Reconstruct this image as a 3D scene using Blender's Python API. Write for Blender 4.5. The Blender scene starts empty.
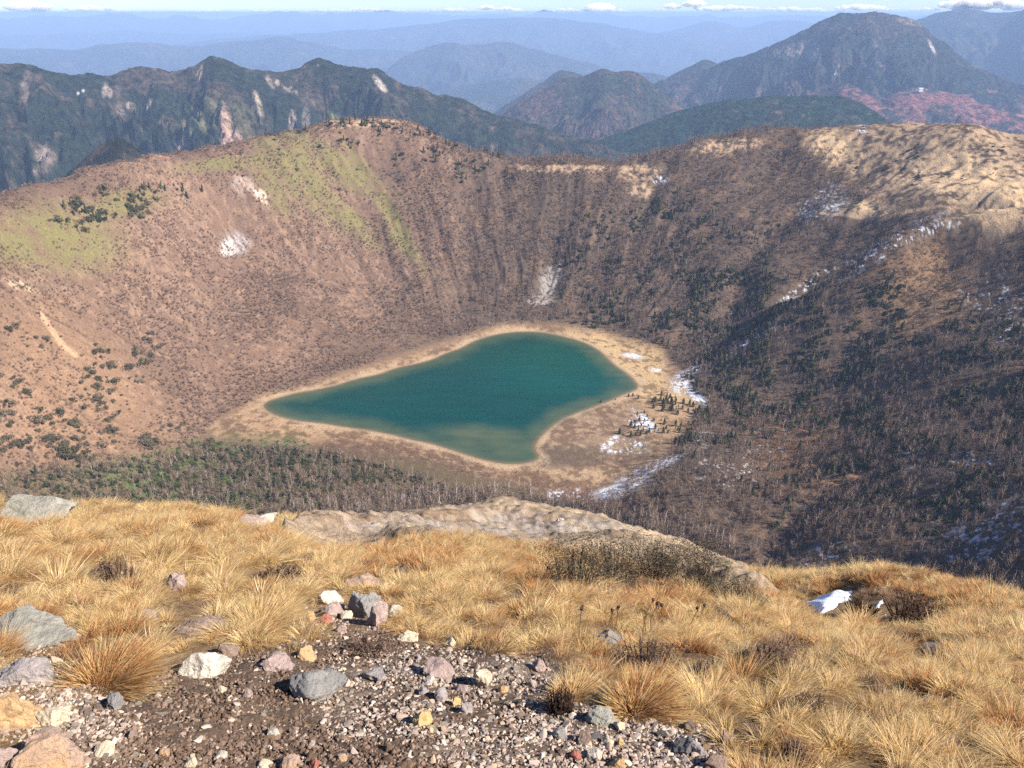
import bpy, math, random
import numpy as np
C = bpy.context.scene.collection
sc = bpy.context.scene
rng = np.random.default_rng(7)
random.seed(7)

# ---------------------------------------------------------------- camera model
F, HY = 770.0, 13.0
PITCH = math.atan((384 - HY) / F)
CP, SP = math.cos(PITCH), math.sin(PITCH)

def ray(px, py):
    px = np.asarray(px, float); py = np.asarray(py, float)
    u = (px - 512) / F; v = (384 - py) / F
    X = u; Y = CP + v * SP; Z = -SP + v * CP
    return X, Y, Z

def at_r(px, py, r):
    X, Y, Z = ray(px, py); h = np.sqrt(X * X + Y * Y)
    return X / h * r, Y / h * r, Z / h * r

def at_z(px, py, z):
    X, Y, Z = ray(px, py); t = z / Z
    return X * t, Y * t, Z * t

def project(x, y, z):
    d = y * CP - z * SP
    up = y * SP + z * CP
    d = np.where(d < 0.2, 0.2, d)
    return 512 + F * x / d, 384 - F * up / d

# ---------------------------------------------------------------- noise
def _h(ix, iy, seed):
    h = (ix.astype(np.int64) * 374761393 + iy.astype(np.int64) * 668265263 + seed * 974711) & 0xffffffff
    h = ((h ^ (h >> 13)) * 1274126177) & 0xffffffff
    h = h ^ (h >> 16)
    return (h & 0xffffff) / float(0xffffff)

def noise(x, y, seed=0):
    x = np.asarray(x, float); y = np.asarray(y, float)
    ix = np.floor(x); iy = np.floor(y); fx = x - ix; fy = y - iy
    sx = fx * fx * fx * (fx * (fx * 6 - 15) + 10); sy = fy * fy * fy * (fy * (fy * 6 - 15) + 10)
    def g(dx, dy):
        a = _h(ix + dx, iy + dy, seed) * 2 * math.pi
        return np.cos(a) * (fx - dx) + np.sin(a) * (fy - dy)
    a = g(0, 0) * (1 - sx) + g(1, 0) * sx
    b = g(0, 1) * (1 - sx) + g(1, 1) * sx
    return (a * (1 - sy) + b * sy) * 1.5

def fbm(x, y, oct=4, seed=0, gain=.5, lac=2.03):
    s = 0; a = 1; t = 0
    for i in range(oct):
        s = s + a * noise(x, y, seed + i * 17); t += a; a *= gain; x = x * lac + 13.7; y = y * lac - 7.3
    return s / t

def ridged(x, y, oct=4, seed=0):
    s = 0; a = 1; t = 0
    for i in range(oct):
        s = s + a * (1 - np.abs(noise(x, y, seed + i * 31)) * 2); t += a; a *= .5; x = x * 2.1 + 3.1; y = y * 2.1 + 9.2
    return s / t

def smooth(e0, e1, x):
    t = np.clip((x - e0) / (e1 - e0), 0, 1); return t * t * (3 - 2 * t)

# ---------------------------------------------------------------- thin plate splines
class TPS:
    def __init__(s, P, V, lam=0.0):
        P = np.array(P, float); V = np.array(V, float); n = len(P)
        s.m = P.mean(0); s.k = P.std(); s.P = (P - s.m) / s.k
        d = np.linalg.norm(s.P[:, None] - s.P[None], axis=2)
        K = np.where(d > 1e-9, d * d * np.log(d + 1e-12), 0) + lam * np.eye(n)
        A = np.zeros((n + 3, n + 3)); A[:n, :n] = K
        Q = np.c_[np.ones(n), s.P]; A[:n, n:] = Q; A[n:, :n] = Q.T
        s.w = np.linalg.solve(A, np.r_[V, 0, 0, 0])
    def __call__(s, x, y):
        x = np.asarray(x, float); y = np.asarray(y, float); sh = np.broadcast(x, y).shape
        X = (np.broadcast_to(x, sh).ravel() - s.m[0]) / s.k; Y = (np.broadcast_to(y, sh).ravel() - s.m[1]) / s.k
        n = len(s.P); out = s.w[n] + s.w[n + 1] * X + s.w[n + 2] * Y
        for i in range(n):
            d2 = (X - s.P[i, 0]) ** 2 + (Y - s.P[i, 1]) ** 2
            out = out + s.w[i] * .5 * d2 * np.log(d2 + 1e-18)
        return out.reshape(sh)

# ---------------------------------------------------------------- lake outline and crater surface
ZL = -380.0
LAKE = [(640,388),(633,379),(625,372),(615,366),(607,358),(597,349),(583,342),(565,337),(548,333),(530,331.5),(508,332.5),(490,336),(474,341),(460,349),(446,353),(432,360),(412,365),(396,368),(378,375),(356,379),(338,385),(316,390),(296,393),(278,398),(266,402),(263,407),(270,413),(284,418),(300,421),(322,423),(346,427),(368,430),(390,434),(408,439),(430,443),(452,450),(470,456),(488,461),(506,464),(526,463.5),(541,458),(534,449),(537,440),(546,431),(560,420),(573,414),(590,408),(606,402),(624,394)]
def chaikin(P, n=2):
    P = np.array(P, float)
    for _ in range(n):
        Q = np.roll(P, -1, 0); P = np.stack([P * .75 + Q * .25, P * .25 + Q * .75], 1).reshape(-1, 2)
    return P
LP = chaikin(LAKE, 2)
lx, ly, _ = at_z(LP[:, 0], LP[:, 1], ZL)
LW = np.c_[lx, ly]

def sdist(x, y, P):
    sh = x.shape; x = x.ravel(); y = y.ravel()
    best = np.full(x.shape, 1e18); ins = np.zeros(x.shape, bool)
    n = len(P)
    for i in range(n):
        ax, ay = P[i]; bx, by = P[(i + 1) % n]
        ex, ey = bx - ax, by - ay
        t = np.clip(((x - ax) * ex + (y - ay) * ey) / (ex * ex + ey * ey + 1e-12), 0, 1)
        d = (x - ax - t * ex) ** 2 + (y - ay - t * ey) ** 2
        best = np.minimum(best, d)
        c = ((ay > y) != (by > y))
        if c.any():
            xi = (bx - ax) * (y - ay) / (by - ay + 1e-18) + ax
            ins ^= c & (x < xi)
    d = np.sqrt(best); return np.where(ins, -d, d).reshape(sh)

def pdist(x, y, P):          # distance to an open polyline
    best = np.full(np.shape(x), 1e18)
    for (ax, ay), (bx, by) in zip(P[:-1], P[1:]):
        ex, ey = bx - ax, by - ay
        t = np.clip(((x - ax) * ex + (y - ay) * ey) / (ex * ex + ey * ey + 1e-12), 0, 1)
        best = np.minimum(best, (x - ax - t * ex) ** 2 + (y - ay - t * ey) ** 2)
    return np.sqrt(best)

cp = []   # world x,y,z
def cr(px, py, r, back=0, drop=0):
    x, y, z = at_r(px, py, r); cp.append((float(x), float(y), float(z)))
    if back:
        k = (r + back) / r; cp.append((float(x * k), float(y * k), float(z - drop)))
for i in range(0, len(LAKE), 3):
    x, y, z = at_z(LAKE[i][0], LAKE[i][1], ZL); cp.append((float(x), float(y), float(z)))
# crest of the crater rim, with the hidden far side falling away
for (px, py, r) in [(-330,300,760),(-160,250,840),(-60,222,900),(0,207,950),(50,190,1000),(95,174,1050),(130,167,1090),(180,160,1140),(230,153,1180),(280,141,1220),(320,128,1260),(350,120,1285),(378,117,1300),(405,124,1290),(440,139,1270),(480,155,1240),(515,166,1215),(560,166,1210),(600,167,1215),(640,167,1225),(665,155,1245),(700,144,1265),(750,135,1290),(800,130,1305),(860,126,1310),(900,124,1300),(945,122,1290),(975,128,1265),(1005,140,1260),(1040,136,1330),(1120,130,1400),(1250,120,1500)]:
    cr(px, py, r, 160, 75)
    X, Y, Z = at_r(px, py, r); k = (r + 500) / r
    cp.append((float(X * k), float(Y * k), float(Z - 290)))
# slopes on the left and behind the lake
for a in [(0,260,880),(0,330,790),(0,400,720),(60,300,880),(100,250,960),(100,330,850),(100,400,760),(60,450,680),(170,300,930),(200,380,830),(180,225,1045),
          (235,420,770),(150,445,705),(240,240,1090),(300,310,960),(300,230,1110),(360,260,1085),(370,170,1215),(370,330,945),(430,230,1130),(450,300,1010),(480,220,1140),(540,240,1110),(540,290,1015),(600,230,1115),(620,280,1030),
          (660,320,950),(700,250,1060),(720,200,1160),(780,170,1235),(640,200,1165),(-150,420,600),(-150,350,680),(-200,300,740),
          (330,450,660),(200,470,665),(100,480,650),(0,480,655),(300,490,572),(450,490,560)]:
    cr(*a)
for a, b, c in [(560,500,-379),(600,480,-379),(640,440,-377),(660,410,-377),(650,375,-377),(610,335,-377),(640,345,-376),(680,400,-377),(680,365,-374),(620,460,-378),(560,470,-379)]:
    q = at_z(a, b, c); cp.append(tuple(float(t) for t in q))
# valley and spur on the right
for a in [(800,400,775),(760,440,690),(800,470,620),(690,470,592),(750,520,525),(750,570,460),(660,520,505),(850,590,430),(850,540,485),(900,500,545),(960,560,460),(900,450,625),(900,400,740),(1024,600,385),(1024,540,455),(1024,500,520),(1024,450,600),(1024,400,705),(960,350,800),(1024,330,840),(1024,270,930),(900,300,885),(850,340,840),(940,250,955),(1150,500,470),(1150,350,760),(1150,250,930),(1150,600,360)]:
    cr(*a)
SP1 = [(1040,208,1010),(985,211,1000),(940,216,975),(900,232,950),(860,258,930),(820,288,905),(780,312,885),(750,334,868)]
for i, (px, py, r) in enumerate(SP1):
    cr(px, py, r, 50, 40 if i < 6 else 16)
# sandy face and small valley behind the spur
for a in [(860,180,1195),(900,170,1200),(950,165,1190),(1000,175,1150),(880,205,1110),(940,206,1085),(1010,200,1085),(820,235,1080),(780,270,1020)]:
    cr(*a)
# the mountainside under the viewpoint
for az in (-60, -42, -28, -14, 0, 14, 24):
    for r, z in ((60, -54), (120, -106), (220, -192), (330, -288), (430, -352)):
        a = math.radians(az); cp.append((math.sin(a) * r, math.cos(a) * r, z - (0 if az > -40 else 0)))
for az in (34, 44, 60):
    for r, z in ((60, -54), (120, -104), (210, -184), (300, -232)):
        a = math.radians(az); cp.append((math.sin(a) * r, math.cos(a) * r, z))
CP_ = np.array(cp)
# merge control points that fall almost on top of each other
keep = []
for i, p in enumerate(CP_):
    if all((p[0] - CP_[j][0]) ** 2 + (p[1] - CP_[j][1]) ** 2 > 400 for j in keep): keep.append(i)
CP_ = CP_[keep]
crater_tps = TPS(CP_[:, :2], CP_[:, 2], lam=2e-4)

def world_line(L):
    return [tuple(float(q) for q in at_r(a, b, r)[:2]) for a, b, r in L]
GUL = [(world_line([(890,462,605),(850,480,585),(815,505,555),(780,545,500),(760,580,455)]), 8, 13),
       (world_line([(800,205,1150),(770,235,1090),(745,262,1035),(735,300,960)]), 12, 20),
       (world_line([(560,200,1160),(552,250,1090),(548,300,1000)]), 4, 14),
       (world_line([(470,200,1170),(465,250,1090),(462,320,965)]), 6, 20)]

def zcrater(x, y):
    x = np.asarray(x, float); y = np.asarray(y, float)
    z = crater_tps(x, y)
    sd = sdist(x, y, LW)
    z = np.maximum(z, ZL + 0.4 + 0.02 * np.clip(sd, 0, 60))
    away = smooth(4, 110, sd) * (.06 + .94 * smooth(ZL + 2, ZL + 26, z))
    # ribs and gullies running downhill: noise stretched along the fall line (toward the lake centre)
    cx, cy = 10.0, 780.0
    ang = np.arctan2(x - cx, y - cy); rad = np.hypot(x - cx, y - cy)
    wob = fbm(x / 200, y / 200, 2, 5) * .10
    rib = ridged((ang + wob) * 9, rad / 420 + 3.0, 4, 21) - .55
    z = z + away * (rib * 7 + fbm(x / 110, y / 110, 5, 2) * (11 - 6 * smooth(50, 250, x)) + fbm(x / 15, y / 15, 4, 9) * 2.2)
    for L, d, w in GUL:
        z = z - d * np.exp(-(pdist(x, y, L) / w) ** 2) * smooth(2, 50, sd)
    shore = smooth(0, 26, sd)
    out = (ZL + .05 + .05 * np.clip(sd, 0, 40)) * (1 - shore) + z * shore
    inn = ZL - np.minimum(14, .22 * np.abs(sd)) 
    return np.where(sd < 0, inn, out)

# ---------------------------------------------------------------- near hillside
fp = []
def fr(px, py, r):
    X, Y, Z = at_r(px, py, r); az = math.atan2(X, Y); s = -Z / r - 1.6 / r
    fp.append((az * 2.2, math.log(r), s))
for a in [(0,768,3.0),(250,768,2.5),(512,768,2.2),(760,768,2.5),(1024,768,3.5),
          (0,680,4.1),(250,680,3.4),(512,680,3.1),(760,680,3.8),(1024,680,5.3),
          (0,620,5.5),(250,620,4.8),(512,620,4.5),(760,620,6.6),(1024,640,7.2),
          (0,570,7.6),(250,570,6.7),(430,570,6.5),(560,590,6.0),(650,610,6.4),
          (0,530,11),(150,530,10.6),(270,540,10.2),(330,558,9.2),(430,532,9.6),(380,550,9.4),(500,572,8.6),
          (0,506,15),(-150,500,15),(100,512,15.5),(200,518,16),(280,520,16),(380,524,18.5),(450,515,25),(520,512,27),(600,524,25),(680,549,21),(740,575,16.5),(765,590,13.5),
          (330,548,12.5),(370,540,14.5),(480,550,12.5),(500,542,16),(520,530,21),(600,578,13),(600,556,16),(600,540,20),(680,592,12.5),(680,568,17),(560,592,8.8),(700,606,9.2),(640,604,8.0),
          (800,602,12.5),(830,592,13.5),(870,573,14.5),(940,580,14),(1000,592,13.2),(1030,600,13),(1180,640,12),(850,615,10.2),(900,640,8.6),(960,620,9.8)]:
    fr(*a)
for az in (-75, -50, -38, -25, -10, 5, 18, 30, 40, 55, 75):
    a = math.radians(az)
    for r, s in ((34, .86), (60, .87)):
        fp.append((a * 2.2, math.log(r), s))
    fp.append((a * 2.2, math.log(.8), .42))
FP = np.array(fp); fore_tps = TPS(FP[:, :2], FP[:, 2], lam=1e-4)

def zfore(x, y):
    x = np.asarray(x, float); y = np.asarray(y, float)
    r = np.maximum(np.hypot(x, y), .5)
    az = np.clip(np.arctan2(x, y), -1.45, 1.45)
    s = np.clip(fore_tps(az * 2.2, np.log(np.clip(r, .7, 70))), .25, .95)
    far = smooth(1.5, 10, r)
    z = -1.6 - s * r
    behind = smooth(0, -2.0, y)
    z = z * (1 - behind) + behind * (-1.6 - y * .45)
    z = z + fbm(x / .8, y / .8, 4, 40) * (.07 + .05 * far) + fbm(x / 3.2, y / 3.2, 3, 44) * .30 * far
    return z

def zground(x, y):
    x = np.asarray(x, float); y = np.asarray(y, float)
    r = np.hypot(x, y); t = smooth(30, 62, r)
    out = np.zeros(np.broadcast(x, y).shape)
    a = t < 1; b = t > 0
    zf = np.zeros_like(out); zc = np.zeros_like(out)
    if a.any(): zf[a] = zfore(x[a], y[a])
    if b.any(): zc[b] = zcrater(x[b], y[b])
    return zf * (1 - t) + zc * t

def hit(px, py, rmin, rmax, n=260):
    """first meeting of the sight line through (px,py) with the ground, vectorised"""
    px = np.atleast_1d(np.asarray(px, float)); py = np.atleast_1d(np.asarray(py, float))
    X, Y, Z = ray(px, py); h = np.hypot(X, Y)
    rs = np.exp(np.linspace(math.log(rmin), math.log(rmax), n))
    fn = zfore if rmax <= 60 else (zcrater if rmin > 62 else zground)
    gx = (X / h)[:, None] * rs; gy = (Y / h)[:, None] * rs; gz = (Z / h)[:, None] * rs
    under = gz - fn(gx, gy) < 0
    idx = np.argmax(under, 1); ok = under.any(1) & (idx > 0)
    idx = np.clip(idx, 1, n - 1)
    lo = rs[idx - 1]; hi = rs[idx]
    for _ in range(14):
        m = (lo + hi) / 2; u = (Z / h) * m - fn(X / h * m, Y / h * m) < 0
        hi = np.where(u, m, hi); lo = np.where(u, lo, m)
    r = (lo + hi) / 2
    x = X / h * r; y = Y / h * r
    return x, y, fn(x, y), ok

# ---------------------------------------------------------------- mesh helpers
def mesh_np(name, V, Fq, col=None, smooth_=True):
    me = bpy.data.meshes.new(name)
    V = np.asarray(V, np.float32); Fq = np.asarray(Fq, np.int32)
    k = Fq.shape[1]
    me.vertices.add(len(V)); me.vertices.foreach_set('co', V.ravel())
    me.loops.add(Fq.size); me.loops.foreach_set('vertex_index', Fq.ravel())
    me.polygons.add(len(Fq)); me.polygons.foreach_set('loop_start', np.arange(0, Fq.size, k, dtype=np.int32))
    try: me.polygons.foreach_set('loop_total', np.full(len(Fq), k, np.int32))
    except Exception: pass
    me.polygons.foreach_set('use_smooth', np.full(len(Fq), smooth_, bool))
    if col is not None:
        a = me.color_attributes.new('Col', 'FLOAT_COLOR', 'POINT')
        c = np.ones((len(V), 4), np.float32); c[:, :3] = col; a.data.foreach_set('color', c.ravel())
    me.update(calc_edges=True); me.validate()
    return me

def grid_faces(nr, nc):
    i = np.arange(nr - 1)[:, None] * nc + np.arange(nc - 1)[None]
    i = i.ravel(); return np.c_[i, i + 1, i + nc + 1, i + nc]

def link(name, me, mats=None, parent=None):
    o = bpy.data.objects.new(name, me); C.objects.link(o)
    if mats is not None:
        for m in (mats if isinstance(mats, (list, tuple)) else [mats]): me.materials.append(m)
    if parent: o.parent = parent
    return o

def tag(o, label=None, cat=None, group=None, kind=None):
    if label: o['label'] = label
    if cat: o['category'] = cat
    if group: o['group'] = group
    if kind: o['kind'] = kind
    return o

# ---------------------------------------------------------------- materials
def lin(r, g, b):
    f = lambda c: c / 12.92 if c <= .04045 else ((c + .055) / 1.055) ** 2.4
    return (f(r / 255), f(g / 255), f(b / 255))

def mat(name, color=(.5, .5, .5), rough=.9, vmul=False, dirt=None, spec=.2, attr=False, nscale=None, namt=.3, bump=None, rand=None, transl=0, ncoord='Object', speck=None):
    m = bpy.data.materials.new(name); m.use_nodes = True; nt = m.node_tree; N = nt.nodes; L = nt.links
    b = N['Principled BSDF']; b.inputs['Roughness'].default_value = rough; b.inputs['Specular IOR Level'].default_value = spec
    b.inputs['Base Color'].default_value = (*color, 1)
    src = None
    if attr:
        a = N.new('ShaderNodeAttribute'); a.attribute_name = 'Col'; src = a.outputs['Color']
    if rand:     # list of (pos, colour) picked per instance
        oi = N.new('ShaderNodeObjectInfo'); r = N.new('ShaderNodeValToRGB'); r.color_ramp.interpolation = 'LINEAR'
        el = r.color_ramp.elements
        el[0].position = rand[0][0]; el[0].color = (*rand[0][1], 1); el[1].position = rand[-1][0]; el[1].color = (*rand[-1][1], 1)
        for p, c in rand[1:-1]: e = el.new(p); e.color = (*c, 1)
        L.new(oi.outputs['Random'], r.inputs['Fac']); src = r.outputs['Color']
    tc = N.new('ShaderNodeTexCoord')
    if nscale:
        no = N.new('ShaderNodeTexNoise'); no.inputs['Scale'].default_value = nscale; no.inputs['Detail'].default_value = 6; no.inputs['Roughness'].default_value = .65
        L.new(tc.outputs[ncoord], no.inputs['Vector'])
        mr = N.new('ShaderNodeMapRange'); mr.inputs['From Min'].default_value = .3; mr.inputs['From Max'].default_value = .7
        mr.inputs['To Min'].default_value = 1 - namt; mr.inputs['To Max'].default_value = 1 + namt
        L.new(no.outputs['Fac'], mr.inputs['Value'])
        vm = N.new('ShaderNodeVectorMath'); vm.operation = 'SCALE'
        if src: L.new(src, vm.inputs[0])
        else: vm.inputs[0].default_value = color
        L.new(mr.outputs[0], vm.inputs['Scale']); src = vm.outputs[0]
    if speck:    # (scale, threshold, colour) lichen or mineral patches
        s2 = N.new('ShaderNodeTexNoise'); s2.inputs['Scale'].default_value = speck[0]; s2.inputs['Detail'].default_value = 5
        L.new(tc.outputs[ncoord], s2.inputs['Vector'])
        m2 = N.new('ShaderNodeMapRange'); m2.inputs['From Min'].default_value = speck[1]; m2.inputs['From Max'].default_value = speck[1] + .08
        L.new(s2.outputs['Fac'], m2.inputs['Value'])
        mx = N.new('ShaderNodeMix'); mx.data_type = 'RGBA'; L.new(m2.outputs[0], mx.inputs[0])
        if src: L.new(src, mx.inputs[6])
        else: mx.inputs[6].default_value = (*color, 1)
        mx.inputs[7].default_value = (*speck[2], 1); src = mx.outputs[2]
    if dirt:     # (scale, threshold, colour) dark weathering
        s3 = N.new('ShaderNodeTexNoise'); s3.inputs['Scale'].default_value = dirt[0]; s3.inputs['Detail'].default_value = 8; s3.inputs['Roughness'].default_value = .75
        L.new(tc.outputs[ncoord], s3.inputs['Vector'])
        m3 = N.new('ShaderNodeMapRange'); m3.inputs['From Min'].default_value = dirt[1]; m3.inputs['From Max'].default_value = dirt[1] + .14; m3.inputs['To Max'].default_value = .8
        L.new(s3.outputs['Fac'], m3.inputs['Value'])
        mx = N.new('ShaderNodeMix'); mx.data_type = 'RGBA'; L.new(m3.outputs[0], mx.inputs[0]); L.new(src, mx.inputs[6]); mx.inputs[7].default_value = (*dirt[2], 1); src = mx.outputs[2]
    if vmul:     # blade-by-blade colour
        a = N.new('ShaderNodeAttribute'); a.attribute_name = 'Col'; v2 = N.new('ShaderNodeVectorMath'); v2.operation = 'MULTIPLY'
        L.new(src, v2.inputs[0]); L.new(a.outputs['Color'], v2.inputs[1]); src = v2.outputs[0]
    if src: L.new(src, b.inputs['Base Color'])
    if bump:     # (scale, distance)
        nb = N.new('ShaderNodeTexNoise'); nb.inputs['Scale'].default_value = bump[0]; nb.inputs['Detail'].default_value = 8; nb.inputs['Roughness'].default_value = .7
        L.new(tc.outputs[ncoord], nb.inputs['Vector'])
        bu = N.new('ShaderNodeBump'); bu.inputs['Distance'].default_value = bump[1]; bu.inputs['Strength'].default_value = 1
        L.new(nb.outputs['Fac'], bu.inputs['Height']); L.new(bu.outputs[0], b.inputs['Normal'])
    if transl:
        t = N.new('ShaderNodeBsdfTranslucent'); ms = N.new('ShaderNodeMixShader'); ms.inputs[0].default_value = transl
        if src: L.new(src, t.inputs['Color'])
        else: t.inputs['Color'].default_value = (*color, 1)
        out = N['Material Output']; L.new(b.outputs[0], ms.inputs[1]); L.new(t.outputs[0], ms.inputs[2]); L.new(ms.outputs[0], out.inputs['Surface'])
    return m

# ---------------------------------------------------------------- ground colour painting (real albedo of soil, turf, scree, snow)
def blob(px, py, cx, cy, rx, ry, rot=0, soft=.5):
    a = math.radians(rot); dx = px - cx; dy = py - cy
    u = (dx * math.cos(a) + dy * math.sin(a)) / rx; v = (-dx * math.sin(a) + dy * math.cos(a)) / ry
    d = np.sqrt(u * u + v * v); return 1 - smooth(1 - soft, 1 + soft, d)

def mixc(col, c, m):
    return col * (1 - m[:, None]) + np.array(c)[None] * m[:, None]

def in_poly(px, py, poly, soft):
    P = np.array(poly, float); return 1 - smooth(-soft, soft, sdist(px, py, P))

# ================================================================= crater ground
def crater_color(x, y, z, px, py, sd):
    n1 = fbm(x / 35, y / 35, 4, 70); n2 = fbm(x / 9, y / 9, 4, 71); n3 = fbm(x / 120, y / 120, 3, 72); n4 = fbm(x / 3.5, y / 3.5, 3, 73)
    col = np.tile(np.array([.165, .102, .070]), (len(x), 1))
    col = mixc(col, (.245, .155, .105), smooth(-.1, .4, n2 + .4 * n1 + .6 * n3))
    col = mixc(col, (.115, .075, .055), smooth(.05, .45, -n3 + .3 * n1) * .6)
    col = mixc(col, (.12, .08, .06), smooth(.0, .4, n4 + n1 * .5) * .7)
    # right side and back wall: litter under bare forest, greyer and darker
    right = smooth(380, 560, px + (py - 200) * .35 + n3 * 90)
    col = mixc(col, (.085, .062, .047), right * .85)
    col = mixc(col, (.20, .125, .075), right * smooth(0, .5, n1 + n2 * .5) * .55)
    # turf
    g = np.zeros(len(x))
    for b in [(62,238,58,30,10),(20,245,40,20,0),(300,175,62,18,48),(330,162,66,14,30),(345,215,46,10,42),(385,205,70,7,58),(270,185,30,12,60),(400,240,26,7,50),(120,205,40,14,-10),(240,162,60,7,-6)]:
        g = np.maximum(g, blob(px, py, *b, soft=.6))
    g = g * smooth(-.75, .2, n1 + n2 * .6 + .1)
    col = mixc(col, (.165, .145, .058), g * smooth(-.8, .1, n2 + n4 * .6) * .95)
    # crest tops: pale trampled grass
    top = np.zeros(len(x))
    for b in [(365,122,45,5,-4),(560,169,50,4,0),(640,172,22,9,0),(725,147,34,8,-8),(935,142,100,22,0),(925,165,76,44,10),(985,178,60,50,30),(640,190,12,8,0)]:
        top = np.maximum(top, blob(px, py, *b, soft=.5))
    top = top * smooth(-.2, .25, n1 * .6 + n2 * 1.2 + n4 * .4 + .08)
    col = mixc(col, (.42, .29, .18), top * .88)
    sand = np.zeros(len(x))
    for b in [(975,180,48,26,35),(1000,200,30,30,30),(940,178,40,14,30),(870,210,26,9,0),(1000,215,40,4,6),(835,150,30,16,30),(960,200,60,3,20)]:
        sand = np.maximum(sand, blob(px, py, *b, soft=.6))
    col = mixc(col, (.56, .39, .225), sand * smooth(-.35, .1, n2 + n1 * .6 + n4 * .4 + .1) * .95)
    # pale tracks
    for L, w in [([(40,312),(62,345),(75,355)], 3.2), ([(815,212),(870,218),(940,206),(1024,216)], 1.6)]:
        col = mixc(col, (.50, .33, .20), (1 - smooth(.4, 1.4, pdist(px, py, L) / w)) * .8)
    # left bottom bare orange ground
    b0 = in_poly(px, py, [(0,300),(60,300),(120,350),(150,400),(180,440),(60,470),(0,440)], 30)
    col = mixc(col, (.30, .18, .10), b0 * .4)
    # pale outcrops
    for (cx, cy, rx, ry, rot, c) in [(244,186,12,9,30,(.34,.26,.21)),(262,196,10,5,40,(.55,.42,.33)),(237,243,12,10,20,(.31,.285,.28)),(228,248,8,8,0,(.55,.50,.47)),(548,283,8,16,5,(.27,.245,.23)),(540,300,16,6,0,(.26,.225,.20)),(558,274,5,10,0,(.30,.26,.24)),(20,285,16,5,20,(.4,.3,.2))]:
        m = blob(px, py, cx, cy, rx, ry, rot, soft=.45) * smooth(-.35, .15, n2 + n4 * 1.2 + .05)
        col = mixc(col, c, m * .95)
    # lake margin
    w1 = sd + n2 * 5
    flat = in_poly(px, py, [(205,428),(262,395),(300,388),(505,325),(560,325),(600,332),(655,345),(690,385),(700,410),(665,455),(625,495),(560,500),(470,480),(330,445),(215,440)], 7)
    band = flat * (sd > 0)
    col = mixc(col, (.36, .23, .13), band * .85)
    col = mixc(col, (.24, .145, .085), band * smooth(0, .4, n1 + .3 * n2) * .7)
    pale = in_poly(px, py, [(560,330),(600,335),(660,350),(668,390),(700,400),(640,402),(630,382),(600,352)], 8)
    col = mixc(col, (.52, .36, .18), pale * smooth(-.5, .1, n2 + .15) * .85)
    south = in_poly(px, py, [(330,436),(420,445),(500,470),(560,478),(600,485),(600,505),(500,500),(400,480),(300,455)], 9)
    col = mixc(col, (.13, .07, .048), south * .9)
    meadow = in_poly(px, py, [(540,440),(575,415),(640,400),(650,440),(600,470),(540,470)], 8)
    col = mixc(col, (.23, .155, .105), meadow * .8)
    col = mixc(col, (.12, .085, .06), np.maximum(blob(px, py, 585, 452, 34, 8, 0), blob(px, py, 640, 452, 30, 12, -20)) * smooth(-.4, .2, n2 + .2) * .75)
    col = mixc(col, (.34, .24, .15), blob(px, py, 585, 474, 60, 6, 4) * .6)
    col = mixc(col, (.13, .08, .05), band * smooth(-.05, .2, n2 * .8 + n1 * .8 + n4 * .4) * .75)
    col = mixc(col, (.42, .31, .19), band * smooth(.05, .35, -n2 + n4 * .5) * .4)
    mud = np.maximum(blob(px, py, 553, 457, 46, 10, 2), blob(px, py, 575, 415, 40, 4, -22))
    col = mixc(col, (.11, .08, .055), mud * .85)
    rim = smooth(12, 3, w1 + n1 * 12) * smooth(-1, 1.0, sd)
    col = mixc(col, (.42, .31, .20), rim * smooth(-.5, .1, n2 + n4 * .5 + .1) * .75)
    wet = smooth(4, 1.2, sd) * smooth(-2, 0, sd)
    col = mixc(col, (.24, .16, .10), wet * .8)
    # forest floor bottom left and front, with green sasa
    ff = in_poly(px, py, [(0,470),(150,455),(230,435),(420,460),(620,515),(700,545),(600,620),(0,620)], 10)
    col = mixc(col, (.10, .085, .045), ff * .75)
    sasa = in_poly(px, py, [(60,480),(200,440),(300,440),(340,470),(320,500),(120,505)], 12)
    col = mixc(col, (.07, .12, .03), sasa * smooth(-.2, .3, n1 + n2) * .85)
    col = mixc(col, (.30, .155, .07), blob(px, py, 830, 445, 75, 40, -10) * .6)
    col = mixc(col, (.27, .16, .08), blob(px, py, 925, 290, 50, 45, -30) * .5)
    # snow on the floor of the forest
    sn = np.zeros(len(x))
    for (cx, cy, rx, ry, rot, k) in [(885,248,60,9,-30,-.30),(800,290,50,4,-36,-.32),(925,230,34,5,-12,-.25),(745,345,40,4,-32,-.1),(690,372,22,4,-30,.0),(830,200,14,16,30,-.1),(808,212,10,10,0,-.1),
                                    (985,520,45,34,0,-.36),(960,545,36,20,0,-.24),(1000,300,36,22,20,-.38),(830,560,28,16,-25,-.34),(1010,330,20,12,0,-.1),(905,468,12,3,0,.3),(770,440,20,14,0,-.45),(862,130,4,5,0,-.15),(660,180,8,4,0,-.1),(960,460,60,14,0,-.3),(730,470,30,20,0,-.45),
                                    (648,470,34,5,-24,.2),(622,490,26,6,-18,.35),(615,488,22,3,-15,.5),(682,384,10,11,60,.05),(697,396,12,5,40,.3),(632,443,14,3,10,-.1),(640,425,14,4,20,-.15),(612,441,8,3,-40,.25),(605,446,5,3,-20,.3),(645,420,14,4,40,.1),(633,356,10,2.5,10,.2),(655,370,6,2,0,.2),(557,495,9,5,0,-.1),(577,493,5,5,0,0),(700,440,14,8,0,-.1),(625,450,20,4,0,-.1)]:
        sn = np.maximum(sn, blob(px, py, cx, cy, rx, ry, rot, soft=.5) * smooth(-.08, .08, n2 * .8 + n4 * 1.3 + n1 * .5 + k - .04))
    col = mixc(col, (.62, .65, .71), sn * .9)
    # lake bed
    bed = sd < 0
    dep = np.clip(-sd / 35, 0, 1)
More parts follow.
